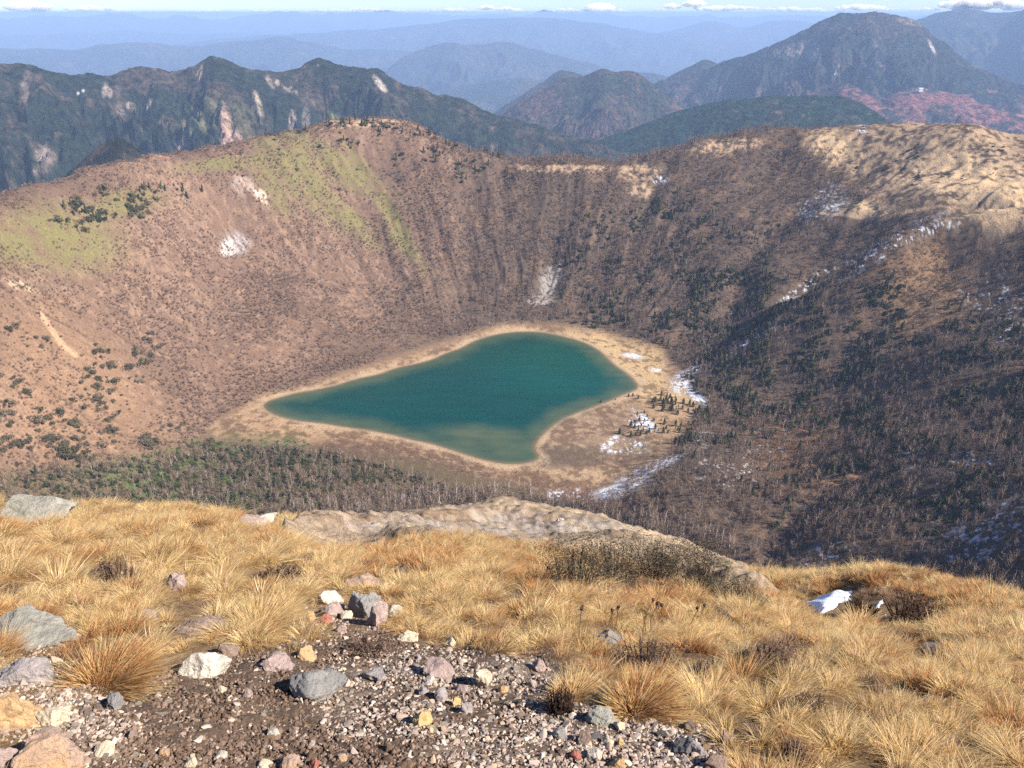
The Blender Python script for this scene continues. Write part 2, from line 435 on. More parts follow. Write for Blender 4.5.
    lb = mixc(np.tile(np.array([.20, .16, .09]), (len(x), 1)), (.03, .09, .07), dep)
    col[bed] = lb[bed]
    return np.clip(col, .01, .9), sn

def polar(azs, rs, fn):
    A, R = np.meshgrid(azs, rs)
    x = (np.sin(A) * R).ravel(); y = (np.cos(A) * R).ravel()
    return x, y

QUICK = False
az_f = np.r_[np.radians(np.arange(-66, -40, .9)), np.arange(-.70, .70, .00165 if not QUICK else .005), np.radians(np.arange(40.2, 66, .9))]
rs_c = np.r_[np.exp(np.linspace(math.log(58), math.log(298), 60)), np.arange(300, 1420, 2.0 if not QUICK else 7), np.arange(1422, 1900, 12)]
x, y = polar(az_f, rs_c, None)
z = zground(x, y)
sd = sdist(x, y, LW)
px, py = project(x, y, z)
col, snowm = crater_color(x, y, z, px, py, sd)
ZC_GRID = z.reshape(len(rs_c), len(az_f))
M_crater = mat('crater soil', rough=.95, spec=.1, attr=True, nscale=.55, namt=.35, bump=(.5, .9))
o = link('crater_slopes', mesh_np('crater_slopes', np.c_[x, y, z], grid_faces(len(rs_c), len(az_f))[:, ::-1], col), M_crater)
tag(o, 'brown crater bowl rising round the blue-green lake', 'slopes', kind='structure')

# lake surface
def lake_mesh():
    gx = np.linspace(LW[:, 0].min() - 3, LW[:, 0].max() + 3, 240); gy = np.linspace(LW[:, 1].min() - 3, LW[:, 1].max() + 3, 200)
    X, Y = np.meshgrid(gx, gy); s = sdist(X, Y, LW)
    Fq = grid_faces(200, 240); sv = s.ravel(); ok = (sv[Fq] < 2.5).all(1); Fq = Fq[ok]
    used = np.unique(Fq); mp = np.full(sv.size, -1); mp[used] = np.arange(len(used))
    V = np.c_[X.ravel(), Y.ravel(), np.full(X.size, ZL)][used]; s = sv[used]
    p, q = project(V[:, 0], V[:, 1], V[:, 2])
    n = fbm(V[:, 0] / 30, V[:, 1] / 30, 3, 88); n2 = fbm(V[:, 0] / 8, V[:, 1] / 8, 3, 89)
    sh = smooth(-32, -1, s + n * 12)
    shal = np.maximum(np.maximum(blob(p, q, 490, 440, 60, 13, 5), blob(p, q, 520, 452, 40, 10)), blob(p, q, 475, 432, 30, 8) * .8)
    shal = np.maximum(shal * (.75 + .5 * n), sh * .8); shal = np.clip(shal, 0, 1)
    c = np.tile(np.array([.0006, .042, .034]), (len(V), 1))
    c = mixc(c, (.0, .062, .044), blob(p, q, 560, 370, 70, 25) * .6)
    c = mixc(c, (.085, .10, .050), shal * .85)
    c = mixc(c, (.15, .11, .06), smooth(-5, 0, s) * .8)
    c = c * (1 + .22 * fbm(V[:, 0] / 60 + V[:, 1] / 90, V[:, 1] / 9, 3, 93))[:, None]
    return mesh_np('lake', V, mp[Fq], c)
M_lake = mat('lake water', rough=.15, spec=.2, attr=True, bump=(.35, .10))
tag(link('lake', lake_mesh(), M_lake), 'deep teal crater lake with pale sandy shore', 'lake', kind='structure')

# ================================================================= near hillside
SOIL = [(60,768),(75,735),(110,690),(165,668),(215,660),(300,640),(380,628),(440,640),(540,650),(600,690),(690,720),(735,768),(735,900),(60,900)]
GRAV = [(310,690),(350,650),(400,650),(480,650),(540,655),(590,690),(600,720),(680,722),(730,768),(730,850),(520,850),(430,740),(330,740)]
SHELF = [(270,548),(300,522),(360,512),(440,500),(520,500),(610,515),(680,540),(745,572),(775,592),(720,590),(640,565),(540,545),(470,535),(400,548),(330,555)]
def fore_masks(px, py):
    return in_poly(px, py, SOIL, 12), in_poly(px, py, GRAV, 14), in_poly(px, py, SHELF, 5)
az_n = np.r_[np.radians(np.arange(-180, -44, 3)), np.arange(-.76, .76, .0022), np.radians(np.arange(44, 180.1, 3))]
rs_n = np.r_[np.linspace(.02, 1.2, 14), np.exp(np.linspace(math.log(1.25), math.log(34), 640)), np.exp(np.linspace(math.log(34.5), math.log(63), 40))]
x, y = polar(az_n, rs_n, None)
rr = np.hypot(x, y)
z = np.where(y > -30, zfore(x, y), zfore(x, y))
t = smooth(30, 62, rr); fr_ = (t > 0) & (np.abs(np.arctan2(x, y)) < 1.3)
zc = z.copy(); zc[fr_] = zcrater(x[fr_], y[fr_]); z = z * (1 - t) + zc * t
z = np.where(rr > 57.5, z - .8, z)
px, py = project(x, y, z); py = np.where(y < .2, 900, py)
ms, mg, mh = fore_masks(px, py)
mh = mh * smooth(9, 12, rr); far_ok = smooth(9, 6, rr); ms = ms * far_ok; mg = mg * far_ok
z = z + ms * (fbm(x / .06, y / .06, 3, 60) * .010 + fbm(x / .2, y / .2, 3, 61) * .018)
z = z + mh * (ridged(x / 4 - y * .12, y / 2.2, 4, 68) * .35 + ridged(x / 1.6 + y * .3, y / .7, 5, 62) * .22 + fbm(x / .35, y / .35, 4, 63) * .10)
n1 = fbm(x / .5, y / .5, 4, 50); n2 = fbm(x / .12, y / .12, 4, 51); n3 = fbm(x / 2.2, y / 2.2, 3, 52)
col = np.tile(np.array([.27, .17, .085]), (len(x), 1))
col = mixc(col, (.12, .075, .045), smooth(0, .5, n1 + .4 * n2) * .8)
col = mixc(col, (.135, .092, .066), ms * .95)
col = mixc(col, (.17, .115, .085), ms * smooth(.0, .4, n2 + n1 * .4) * .7)
col = mixc(col, (.34, .27, .21), mg * smooth(-.1, .35, n1) * .45)
col = mixc(col, (.33, .25, .18), mh * .95)
col = mixc(col, (.30, .26, .235), mh * np.clip(blob(px, py, 540, 533, 90, 10, 3) + blob(px, py, 400, 535, 50, 6), 0, 1) * .9)
col = mixc(col, (.42, .31, .19), mh * smooth(0, .4, n3 + n1 * .4) * .7)
col = mixc(col, (.20, .135, .085), mh * smooth(.0, .35, -n3 + n1 * .7) * .7)
col = mixc(col, (.13, .10, .075), mh * smooth(.55, .8, ridged(x / .9 + y * .4, y / .45, 4, 64)) * .6)
col = mixc(col, (.10, .11, .045), mh * smooth(.3, .5, n1 + n3 * .6) * .5)
M_near = mat('hillside soil', rough=.95, spec=.15, attr=True, nscale=34, namt=.55, bump=(38, .03))
o = link('ground', mesh_np('ground', np.c_[x, y, z], grid_faces(len(rs_n), len(az_n))[:, ::-1], col), M_near)
tag(o, 'dry hillside soil under straw-coloured grass and stones', 'hillside', kind='structure')
# ================================================================= mountains beyond
def ridge(name, label, L, w_near, w_far, slope_n, slope_f, nt, nw, amp, lam, paint, seed, ends=(0, 0), stretch=2.6, crestn=1.0, conc=0.0):
    """a mountain range from its crest line: slopes falling both ways with spurs and gullies across them"""
    P = np.array([[*map(float, at_r(a, b, r))] for a, b, r in L])
    seg = np.r_[0, np.cumsum(np.linalg.norm(np.diff(P[:, :2], axis=0), axis=1))]
    s = np.linspace(0, seg[-1], nt)
    # smooth (Catmull-like) resampling
    def cs(v):
        m = np.gradient(v, seg); i = np.clip(np.searchsorted(seg, s) - 1, 0, len(seg) - 2); h = seg[i + 1] - seg[i]; t = (s - seg[i]) / h
        return (2*t**3-3*t**2+1)*v[i] + (t**3-2*t**2+t)*h*m[i] + (-2*t**3+3*t**2)*v[i+1] + (t**3-t**2)*h*m[i+1]
    cx, cy, cz = cs(P[:, 0]), cs(P[:, 1]), cs(P[:, 2])
    # radial direction away from the viewer keeps neighbouring profiles apart
    h = np.hypot(cx, cy); dx, dy = cx / h, cy / h
    wn = -np.geomspace(1, w_near + 1, nw) + 1; wf = np.geomspace(1, w_far + 1, max(8, nw // 4)) - 1
    wn = -np.linspace(0, 1, nw) ** 1.25 * w_near
    w = np.r_[wn[::-1], wf[1:]]
    W, I = np.meshgrid(w, np.arange(nt), indexing='ij')
    X = cx[I] + dx[I] * W; Y = cy[I] + dy[I] * W
    a = np.abs(W); sl = np.where(W < 0, slope_n, slope_f)
    S = s[I]
    prof = sl * a * (1 - conc * a / (w_near + w_far))
    wob = fbm(X / (lam * 2.3), Y / (lam * 2.3), 3, seed) * .9
    g = ridged(S / lam + wob, W / (lam * stretch) + seed, 5, seed + 1) - .55
    ramp = smooth(0, lam * 1.3, a)
    Z = cz[I] - prof + g * amp * ramp + fbm(X / (lam * .45), Y / (lam * .45), 6, seed + 2, gain=.58) * amp * .55 * (.25 * crestn + .75 * ramp)
    Z = Z + noise(S / (lam * .5), S * 0 + .5, seed + 9) * amp * .06 * crestn
    if ends[0]: Z = Z - ends[0] * smooth(.12, 0, S / seg[-1])
    if ends[1]: Z = Z - ends[1] * smooth(.88, 1, S / seg[-1])
    x, y, z = X.ravel(), Y.ravel(), Z.ravel()
    px, py = project(x, y, z)
    col = paint(x, y, z, px, py, g.ravel(), lam)
    o = link('mountains', mesh_np('mountains', np.c_[x, y, z], grid_faces(len(w), nt), np.clip(col, .01, .8)), M_mount)
    tag(o, label, 'mountains', kind='structure'); o['group'] = None or 'mountain ranges beyond the crater'
    return o

M_mount = mat('mountain forest', rough=.95, spec=.05, attr=True, nscale=.035, namt=.9, bump=(.04, 30))
def base_forest(x, y, g, lam, dark=(.030, .045, .028), brown=(.085, .058, .045), bias=0.0, seed=200):
    n1 = fbm(x / (lam * .8), y / (lam * .8), 4, seed); n2 = fbm(x / (lam * .16), y / (lam * .16), 4, seed + 1)
    c = np.tile(np.array(dark), (len(x), 1))
    c = mixc(c, brown, smooth(-.1, .35, n1 + n2 * .7 + bias))
    c = mixc(c, (.16, .12, .085), smooth(.35, .6, n2 + n1 * .4) * .6)
    return c, n1, n2

def paintA(x, y, z, px, py, g, lam):
    c, n1, n2 = base_forest(x, y, g, lam, (.024, .032, .021), (.075, .058, .044), bias=.0)
    c = mixc(c, (.14, .13, .05), blob(px, py, 215, 125, 40, 26) * smooth(-.2, .3, n2 + n1) * .6)
    for (cx, cy, rx, ry, rot, col) in [(226,128,6,24,-4,(.42,.28,.21)),(232,140,10,10,0,(.40,.26,.20)),(258,104,3.2,13,-18,(.42,.33,.24)),(292,124,3.5,13,4,(.38,.30,.25)),(306,118,4,12,0,(.2,.16,.14)),(183,145,6,7,20,(.45,.33,.24)),(188,132,3,12,-25,(.30,.26,.16)),(199,75,3,8,18,(.42,.32,.22)),(200,118,4,14,-20,(.22,.20,.10)),
        (105,90,3,7,10,(.34,.27,.22)),(110,93,2.5,5,0,(.34,.27,.22)),(131,107,4,5,-30,(.48,.37,.28)),(149,104,2,7,24,(.34,.29,.24)),(26,86,3,3,0,(.35,.3,.27)),(24,84,2,5,10,(.35,.3,.27)),(380,84,3.2,10,-40,(.48,.40,.33)),(270,82,2.5,7,-30,(.30,.24,.19)),(290,89,8,3,30,(.30,.24,.20)),(277,83,3,3,0,(.3,.24,.19)),(251,143,18,5,0,(.30,.20,.16)),(45,155,12,8,30,(.28,.22,.18)),(78,93,1.6,1.6,0,(.6,.6,.6)),(83,91,1.6,1.6,0,(.6,.6,.6)),(318,66,1.5,1.5,0,(.6,.6,.6)),(120,110,4,10,-20,(.2,.15,.12)),(25,90,5,18,8,(.16,.12,.10)),(335,118,10,2.5,45,(.15,.17,.07)),(40,170,10,6,0,(.22,.17,.14))]:
        c = mixc(c, col, blob(px, py, cx, cy, rx, ry, rot, soft=.45) * smooth(-.5, .05, n2 + .1) * .95)
    return c
def paintP(x, y, z, px, py, g, lam):
    c, n1, n2 = base_forest(x, y, g, lam, (.026, .028, .02), (.06, .045, .034), bias=.0); return c
def paintB(x, y, z, px, py, g, lam):
    c, n1, n2 = base_forest(x, y, g, lam, (.032, .04, .028), (.085, .058, .048), bias=-.08)
    c = mixc(c, (.17, .085, .08), smooth(85, 135, py + n1 * 30) * .3); return c
def paintC(x, y, z, px, py, g, lam):
    c, n1, n2 = base_forest(x, y, g, lam, (.020, .040, .026), (.045, .045, .032), bias=-.2); return c
def paintD(x, y, z, px, py, g, lam):
    c, n1, n2 = base_forest(x, y, g, lam, (.028, .036, .034), (.06, .048, .046), bias=-.08)
    c = mixc(c, (.20, .09, .08), smooth(70, 125, py + n1 * 34) * smooth(-.3, .4, n1 + n2) * .55)
    for b in [(815,55,5,6,20,(.55,.45,.42)),(808,48,8,8,0,(.25,.2,.2)),(835,72,1.5,5,-20,(.5,.45,.42)),(932,47,1.6,8,-25,(.5,.42,.4)),(910,22,16,3,10,(.16,.13,.10)),(890,70,14,2,30,(.2,.15,.13)),(800,50,24,6,-8,(.17,.14,.13))]:
        c = mixc(c, b[5], blob(px, py, *b[:5]) * smooth(-.5, .1, n2 + .1))
    return c
def paintE(x, y, z, px, py, g, lam):
    c, n1, n2 = base_forest(x, y, g, lam, (.05, .045, .04), (.22, .09, .08), bias=.22)
    c = mixc(c, (.30, .14, .12), smooth(.0, .4, n2 + g * .6) * .5); return c
def paintFar(x, y, z, px, py, g, lam):
    c, n1, n2 = base_forest(x, y, g, lam, (.03, .04, .035), (.06, .055, .045)); return c

ridge('a', 'dark forested range with pale landslide scars beyond the left rim', [(-260,40,3400),(-120,55,3400),(-40,62,3450),(0,64,3500),(40,67,3520),(80,74,3550),(112,75,3600),(138,68,3620),(165,70,3600),(192,65,3560),(215,59,3520),(238,68,3500),(268,70,3560),(296,67,3600),(322,58,3620),(345,65,3600),(375,70,3560),(400,82,3500),(430,91,3500),(470,104,3500),(510,117,3450),(560,133,3400),(620,150,3300),(700,180,3200)],
      1500, 900, .50, .55, 1100, 320, 190, 330, paintA, 11, stretch=3.0)
ridge('p', 'small sharp dark peak just behind the left rim', [(20,220,2000),(55,184,2000),(85,158,2000),(104,143,2000),(116,137,2000),(128,142,2000),(145,155,1990),(170,180,1980),(200,210,1950)],
      260, 300, .75, .7, 260, 80, 25, 70, paintP, 15)
ridge('b', 'rounded brown hill in the middle distance', [(470,150,5000),(500,118,5000),(525,100,5000),(548,88,5050),(565,79,5100),(585,75,5100),(600,69,5100),(615,71,5100),(632,70,5100),(648,80,5080),(665,93,5050),(690,112,5000),(730,140,4950)],
      1300, 900, .45, .5, 420, 160, 140, 380, paintB, 19)
ridge('b2', 'small hill behind the rounded brown hill', [(490,115,6600),(520,95,6600),(545,80,6600),(560,70,6600),(573,72,6600),(590,80,6600),(620,100,6600),(660,130,6600)],
      700, 700, .4, .4, 220, 70, 90, 380, paintB, 23)
ridge('b3', 'low wooded hill between the brown hill and the big mountain', [(640,110,7200),(665,80,7200),(690,66,7200),(706,60,7200),(716,63,7200),(740,80,7200),(780,110,7200)],
      900, 700, .4, .4, 260, 80, 90, 380, paintB, 29)
ridge('c', 'dark green forested spur in front of the big mountain', [(500,190,3300),(560,158,3400),(600,140,3500),(640,126,3550),(680,111,3600),(715,102,3600),(745,98,3600),(780,96,3600),(815,95,3600),(845,97,3580),(868,107,3550),(890,121,3500),(930,150,3400)],
      1100, 500, .42, .5, 620, 200, 60, 300, paintC, 31, stretch=3.4)
ridge('d', 'big bare-topped mountain with reddish lower slopes on the right', [(560,130,7000),(610,105,6900),(655,86,6800),(690,72,6700),(720,64,6600),(750,54,6500),(778,41,6450),(800,32,6400),(822,23,6400),(842,15.5,6400),(860,12.5,6400),(880,16,6400),(897,18.5,6400),(912,20,6400),(925,27,6400),(938,38,6400),(955,54,6350),(975,68,6300),(1000,78,6250),(1050,96,6150),(1140,125,6000),(1300,160,5900)],
      2700, 1500, .46, .5, 1000, 380, 360, 620, paintD, 37, stretch=2.6, conc=.25)
ridge('e', 'red-brown spur running down to the right rim', [(820,88,5200),(845,83,5100),(865,92,5000),(885,104,4900),(905,116,4800),(930,132,4700),(970,150,4600)],
      500, 500, .40, .40, 260, 90, 50, 300, paintE, 41)
ridge('e2', 'long pinkish ridge under the big mountain on the right', [(860,125,5200),(890,96,5300),(915,88,5350),(945,92,5350),(975,101,5300),(1005,110,5250),(1040,120,5200),(1120,140,5100)],
      900, 600, .34, .34, 380, 120, 90, 350, paintE, 43)
ridge('e3', 'upper pink terrace on the right flank of the big mountain', [(920,90,6100),(960,78,6200),(990,84,6200),(1030,96,6200),(1100,110,6200)],
      500, 500, .3, .3, 220, 60, 60, 350, paintE, 45)
ridge('f', 'blue summit partly under cloud behind the big mountain', [(820,60,11500),(870,32,11500),(900,28,11500),(918,21,11500),(935,14,11500),(955,11,11500),(975,11,11500),(995,14,11500),(1010,12,11500),(1040,6,11000),(1120,10,11000),(1250,40,11000)],
      3200, 1500, .33, .4, 480, 140, 300, 1000, paintFar, 47)
ridge('g', 'hazy blue foothills above the dark left range', [(300,110,13500),(370,85,13500),(395,62,13500),(420,50,13500),(445,42,13500),(470,45,13500),(500,43,13500),(530,48,13500),(560,55,13500),(600,66,13500),(660,85,13500),(740,110,13500)],
      4200, 2000, .30, .4, 460, 140, 340, 1100, paintFar, 53)
ridge('g2', 'hazy blue range low on the left', [(-300,70,16500),(-150,55,16500),(-40,47,16500),(30,49,16500),(70,50,16500),(105,44,16500),(140,42,16500),(190,46,16500),(240,41,16500),(290,38,16500),(330,46,16500),(400,50,16500),(480,60,16500)],
      4500, 2000, .25, .4, 560, 130, 380, 1300, paintFar, 59)
ridge('g6', 'pale blue range between the haze layers on the left', [(-300,36,28000),(-100,33,28000),(20,35,28000),(80,32,28000),(130,31,28000),(190,34,28000),(250,33,28000),(320,37,28000),(400,42,28000)],
      6000, 3000, .2, .3, 420, 90, 320, 1900, paintFar, 73)
ridge('g7', 'blue foothills low in the gap behind the brown hill', [(380,110,10500),(430,92,10500),(480,84,10500),(520,78,10500),(560,82,10500),(600,74,10500),(640,72,10500),(680,80,10500),(760,100,10500)],
      2500, 1500, .25, .3, 420, 110, 200, 800, paintFar, 79)
ridge('g3', 'wide hazy range in the middle of the view', [(150,48,22000),(250,36,22000),(330,32,22000),(400,26,22000),(470,19,22000),(540,18,22000),(590,22,22000),(640,30,22000),(700,40,22000),(800,46,22000),(900,50,22000)],
      6500, 3000, .2, .3, 520, 110, 420, 1700, paintFar, 61)
ridge('g4', 'pair of hazy peaks left of the big mountain', [(560,50,25000),(640,36,25000),(680,29,25000),(704,22,25000),(722,23,25000),(745,27,25000),(770,22,25000),(800,21,25000),(840,30,25000),(900,45,25000)],
      6000, 3000, .2, .3, 420, 90, 300, 1900, paintFar, 67)
ridge('g5', 'farthest pale blue range along the horizon', [(-500,22,38000),(-200,18,38000),(0,17,38000),(120,14.5,38000),(220,17,38000),(300,14,38000),(400,13.4,38000),(480,15.5,38000),(540,13.6,38000),(640,16,38000),(760,17,38000),(900,15,38000),(1100,16,38000),(1500,18,38000)],
      14000, 4000, .13, .2, 700, 90, 620, 2600, paintFar, 71, crestn=3.0)
# lowland reaching the horizon
xs = np.linspace(-48000, 48000, 220); ys = np.r_[np.linspace(-48000, 1500, 20), np.linspace(1800, 48000, 240)]
X, Y = np.meshgrid(xs, ys); Z = -1150 + fbm(X / 2500, Y / 2500, 5, 90) * 240
near = np.hypot(X, Y) < 2600; Z = np.where(near, -1150, Z)
c, _, _ = base_forest(X.ravel(), Y.ravel(), X.ravel(), 1500)
tag(link('terrain', mesh_np('terrain', np.c_[X.ravel(), Y.ravel(), Z.ravel()], grid_faces(len(ys), len(xs)), c), M_mount), 'wooded lowland far below the mountains', 'terrain', kind='structure')
# ================================================================= plant and stone shapes
def tri_cone(V, Fa, a, b, r0, r1, up=None):
    """a tapered three-sided stick from a to b"""
    a = np.array(a, float); b = np.array(b, float); d = b - a; d /= np.linalg.norm(d) + 1e-9
    s = np.cross(d, (0, 0, 1) if abs(d[2]) < .9 else (1, 0, 0)); s /= np.linalg.norm(s); t = np.cross(d, s)
    n = len(V)
    for k in range(3):
        c = math.cos(k * 2.0944); e = math.sin(k * 2.0944); V.append(a + (s * c + t * e) * r0)
    for k in range(3):
        c = math.cos(k * 2.0944); e = math.sin(k * 2.0944); V.append(b + (s * c + t * e) * r1)
    for k in range(3): Fa.append((n + k, n + (k + 1) % 3, n + 3 + (k + 1) % 3, n + 3 + k))

def bare_tree(seed, h=7.0, nb=13, nt_=4, spread=.34, thick=.11, twig=.035, lean=.06, low=.25):
    R = random.Random(seed); V = []; Fa = []; V2 = []; F2 = []
    p = np.zeros(3); pts = [p]
    segs = 4
    for k in range(segs):
        p = p + np.array([R.gauss(0, lean) * h / segs * 2, R.gauss(0, lean) * h / segs * 2, h * .86 / segs]); pts.append(p)
    for k in range(segs):
        tri_cone(V, Fa, pts[k] - (0, 0, .3 if k == 0 else 0), pts[k + 1], thick * (1 - .8 * k / segs), thick * (1 - .8 * (k + 1) / segs))
    for i in range(nb):
        t = low + (1 - low) * (i + R.random()) / nb; f = t * segs; k = min(int(f), segs - 1)
        base = pts[k] + (pts[k + 1] - pts[k]) * (f - k)
        az = R.random() * 6.28; ln = h * spread * (1.15 - .6 * t) * R.uniform(.7, 1.2); el = R.uniform(.5, 1.1)
        tip = base + np.array([math.cos(az) * math.cos(el), math.sin(az) * math.cos(el), math.sin(el)]) * ln
        tri_cone(V, Fa, base, tip, thick * .38, twig * .6)
        for j in range(nt_):
            q = base + (tip - base) * R.uniform(.35, 1)
            a2 = az + R.gauss(0, 1.0); e2 = R.uniform(.3, 1.3); l2 = ln * R.uniform(.3, .6)
            tri_cone(V2, F2, q, q + np.array([math.cos(a2) * math.cos(e2), math.sin(a2) * math.cos(e2), math.sin(e2)]) * l2, twig, twig * .3)
    n = len(V)
    Fq = Fa + [tuple(n + i for i in f) for f in F2]
    return np.array(V + V2), Fq, len(Fa)

def leafy(seed, n, rx, rz, leaf, zc=None, cone=False, lumps=5):
    """foliage: many small leaf faces gathered in clumps through a crown"""
    R = np.random.default_rng(seed); zc = rz if zc is None else zc
    cen = R.normal(0, .5, (lumps, 3)); rad = R.uniform(.4, .75, lumps)
    k = R.integers(0, lumps, n); d = R.normal(0, 1, (n, 3)); d /= np.linalg.norm(d, axis=1)[:, None]
    P = cen[k] * .8 + d * (rad[k] * R.uniform(.55, 1.05, n))[:, None]
    if cone:
        hgt = R.random(n) ** .8; a = R.random(n) * 6.283; tier = .75 + .25 * np.cos(hgt * 26)
        rr_ = (1 - hgt) ** .85 * tier * R.uniform(.45, 1.05, n) + .03
        P = np.c_[np.cos(a) * rr_, np.sin(a) * rr_, hgt * 2 - 1]; d = np.c_[np.cos(a), np.sin(a), .3 + 0 * a]
    P = P * (rx, rx, rz) + (0, 0, zc)
    nrm = d + R.normal(0, .5, (n, 3)); nrm /= np.linalg.norm(nrm, axis=1)[:, None]
    s = np.cross(nrm, R.normal(0, 1, (n, 3))); s /= np.linalg.norm(s, axis=1)[:, None]; t = np.cross(nrm, s)
    L = leaf * R.uniform(.6, 1.3, n)[:, None]
    V = np.stack([P - s * L * .5 - t * L, P + s * L * .5 - t * L, P + s * L * .35 + t * L, P - s * L * .35 + t * L], 1).reshape(-1, 3)
    V[:, 2] = np.maximum(V[:, 2], -.1)
    return V, np.arange(4 * n).reshape(-1, 4)

def ico(sub):
    import bmesh
    bm = bmesh.new(); bmesh.ops.create_icosphere(bm, subdivisions=sub, radius=1)
    V = np.array([v.co[:] for v in bm.verts]); Fa = np.array([[v.index for v in f.verts] for f in bm.faces]); bm.free(); return V, Fa
ICO = {k: ico(k) for k in (2, 3, 4, 5)}
def noise3(P, f, seed):
    return (noise(P[:, 0] * f + 7, P[:, 1] * f, seed) + noise(P[:, 1] * f, P[:, 2] * f + 3, seed + 1) + noise(P[:, 2] * f + 5, P[:, 0] * f, seed + 2)) / 1.6
def rock_verts(seed, sub=4, cuts=11, rough=.05, lo=.45, hi=.85):
    R = np.random.default_rng(seed); V, Fa = ICO[sub]; V = V.copy()
    for k in range(cuts):
        n = R.normal(0, 1, 3); n /= np.linalg.norm(n); c = R.uniform(lo, hi)
        d = V @ n - c; V -= np.outer(np.maximum(d, 0), n) * .97
    r = noise3(V, 2.2, seed) * rough * 1.2 + noise3(V, 5, seed + 5) * rough * .6 + noise3(V, 12, seed + 7) * rough * .3
    nn = V / (np.linalg.norm(V, axis=1)[:, None] + 1e-6); V = V + nn * r[:, None]
    V -= (V.max(0) + V.min(0)) / 2; V /= np.abs(V).max(0)
    return V, Fa

def proto_mesh(name, V, Fa, mats, split=None):
    me = mesh_np(name, V, Fa, smooth_=False)
    for m in mats: me.materials.append(m)
    if split is not None:
        idx = np.zeros(len(me.polygons), np.int32); idx[split:] = 1; me.polygons.foreach_set('material_index', idx)
    return me

def scatter(name, protos, P, rot, scale, idx, label, cat=None, normals_rand=False):
    """stuff: many copies of a few shapes standing on given points (one object)"""
    col = bpy.data.collections.new(name + ' shapes')
    for i, me in enumerate(protos):
        col.objects.link(bpy.data.objects.new('%s shape %s' % (name, 'abcdefghijkl'[i]), me))
    me = bpy.data.meshes.new(name); n = len(P)
    me.vertices.add(n); me.vertices.foreach_set('co', np.asarray(P, np.float32).ravel())
    a = me.attributes.new('rot', 'FLOAT_VECTOR', 'POINT'); a.data.foreach_set('vector', np.asarray(rot, np.float32).ravel())
    a = me.attributes.new('siz', 'FLOAT_VECTOR', 'POINT'); a.data.foreach_set('vector', np.asarray(scale, np.float32).ravel())
    a = me.attributes.new('pick', 'INT', 'POINT'); a.data.foreach_set('value', np.asarray(idx, np.int32))
    o = bpy.data.objects.new(name, me); C.objects.link(o)
    g = bpy.data.node_groups.new(name, 'GeometryNodeTree'); N = g.nodes; L = g.links
    g.interface.new_socket('Geometry', in_out='INPUT', socket_type='NodeSocketGeometry'); g.interface.new_socket('Geometry', in_out='OUTPUT', socket_type='NodeSocketGeometry')
    gi = N.new('NodeGroupInput'); go = N.new('NodeGroupOutput'); ip = N.new('GeometryNodeInstanceOnPoints'); ci = N.new('GeometryNodeCollectionInfo')
    ci.inputs['Collection'].default_value = col; ci.inputs['Separate Children'].default_value = True; ci.inputs['Reset Children'].default_value = True
    def na(nm, t):
        q = N.new('GeometryNodeInputNamedAttribute'); q.data_type = t; q.inputs['Name'].default_value = nm
        return [s for s in q.outputs if s.enabled and s.name == 'Attribute'][0]
    L.new(gi.outputs[0], ip.inputs['Points']); L.new(ci.outputs[0], ip.inputs['Instance']); ip.inputs['Pick Instance'].default_value = True
    L.new(na('pick', 'INT'), ip.inputs['Instance Index'])
    e2r = N.new('FunctionNodeEulerToRotation'); L.new(na('rot', 'FLOAT_VECTOR'), e2r.inputs[0]); L.new(e2r.outputs[0], ip.inputs['Rotation'])
    L.new(na('siz', 'FLOAT_VECTOR'), ip.inputs['Scale']); L.new(ip.outputs[0], go.inputs[0])
    md = o.modifiers.new('scatter', 'NODES'); md.node_group = g
    return tag(o, label, cat, kind='stuff')

# ---------------------------------------------------------------- forest in the crater
M_bark = mat('bare bark', rough=.9, spec=.1, rand=[(0, (.15, .11, .09)), (.3, (.27, .205, .165)), (.6, (.42, .335, .28)), (.85, (.20, .135, .105)), (1, (.64, .56, .50))])
M_twig = mat('bare twigs', rough=.95, spec=.05, rand=[(0, (.085, .06, .047)), (.35, (.19, .13, .098)), (.7, (.29, .205, .155)), (1, (.12, .09, .07))])
M_brush = mat('leafless brush', rough=.95, spec=.05, rand=[(0, (.14, .095, .07)), (.4, (.235, .155, .115)), (.75, (.33, .225, .165)), (1, (.19, .135, .105))])
M_ever = mat('evergreen needles', rough=.8, spec=.15, rand=[(0, (.03, .04, .02)), (.5, (.055, .068, .03)), (1, (.095, .10, .045))])
M_ever2 = mat('sasa bamboo leaves', rough=.8, spec=.15, rand=[(0, (.05, .075, .02)), (.5, (.08, .13, .03)), (1, (.12, .15, .05))])
TR = []
for k in range(5):
    V, Fa, ns = bare_tree(100 + k, h=9.0 + k * .5, nb=15, nt_=6, thick=.15, twig=.065); TR.append(proto_mesh('bare tree', V, Fa, [M_bark, M_twig], ns))
BR = []
for k in range(4):
    V, Fa, ns = bare_tree(130 + k, h=3.0, nb=18, nt_=6, spread=.55, thick=.07, twig=.06, low=.02); BR.append(proto_mesh('brush', V, Fa, [M_brush, M_brush], ns))
EV = []
for k in range(4):
    if k < 2: V, Fa = leafy(150 + k, 300, 2.4, 4.0, .42, zc=4.0, cone=True)
    else: V, Fa = leafy(150 + k, 300, 2.8, 2.2, .45, zc=2.0)
    EV.append(proto_mesh('evergreen', V, Fa, [M_ever]))

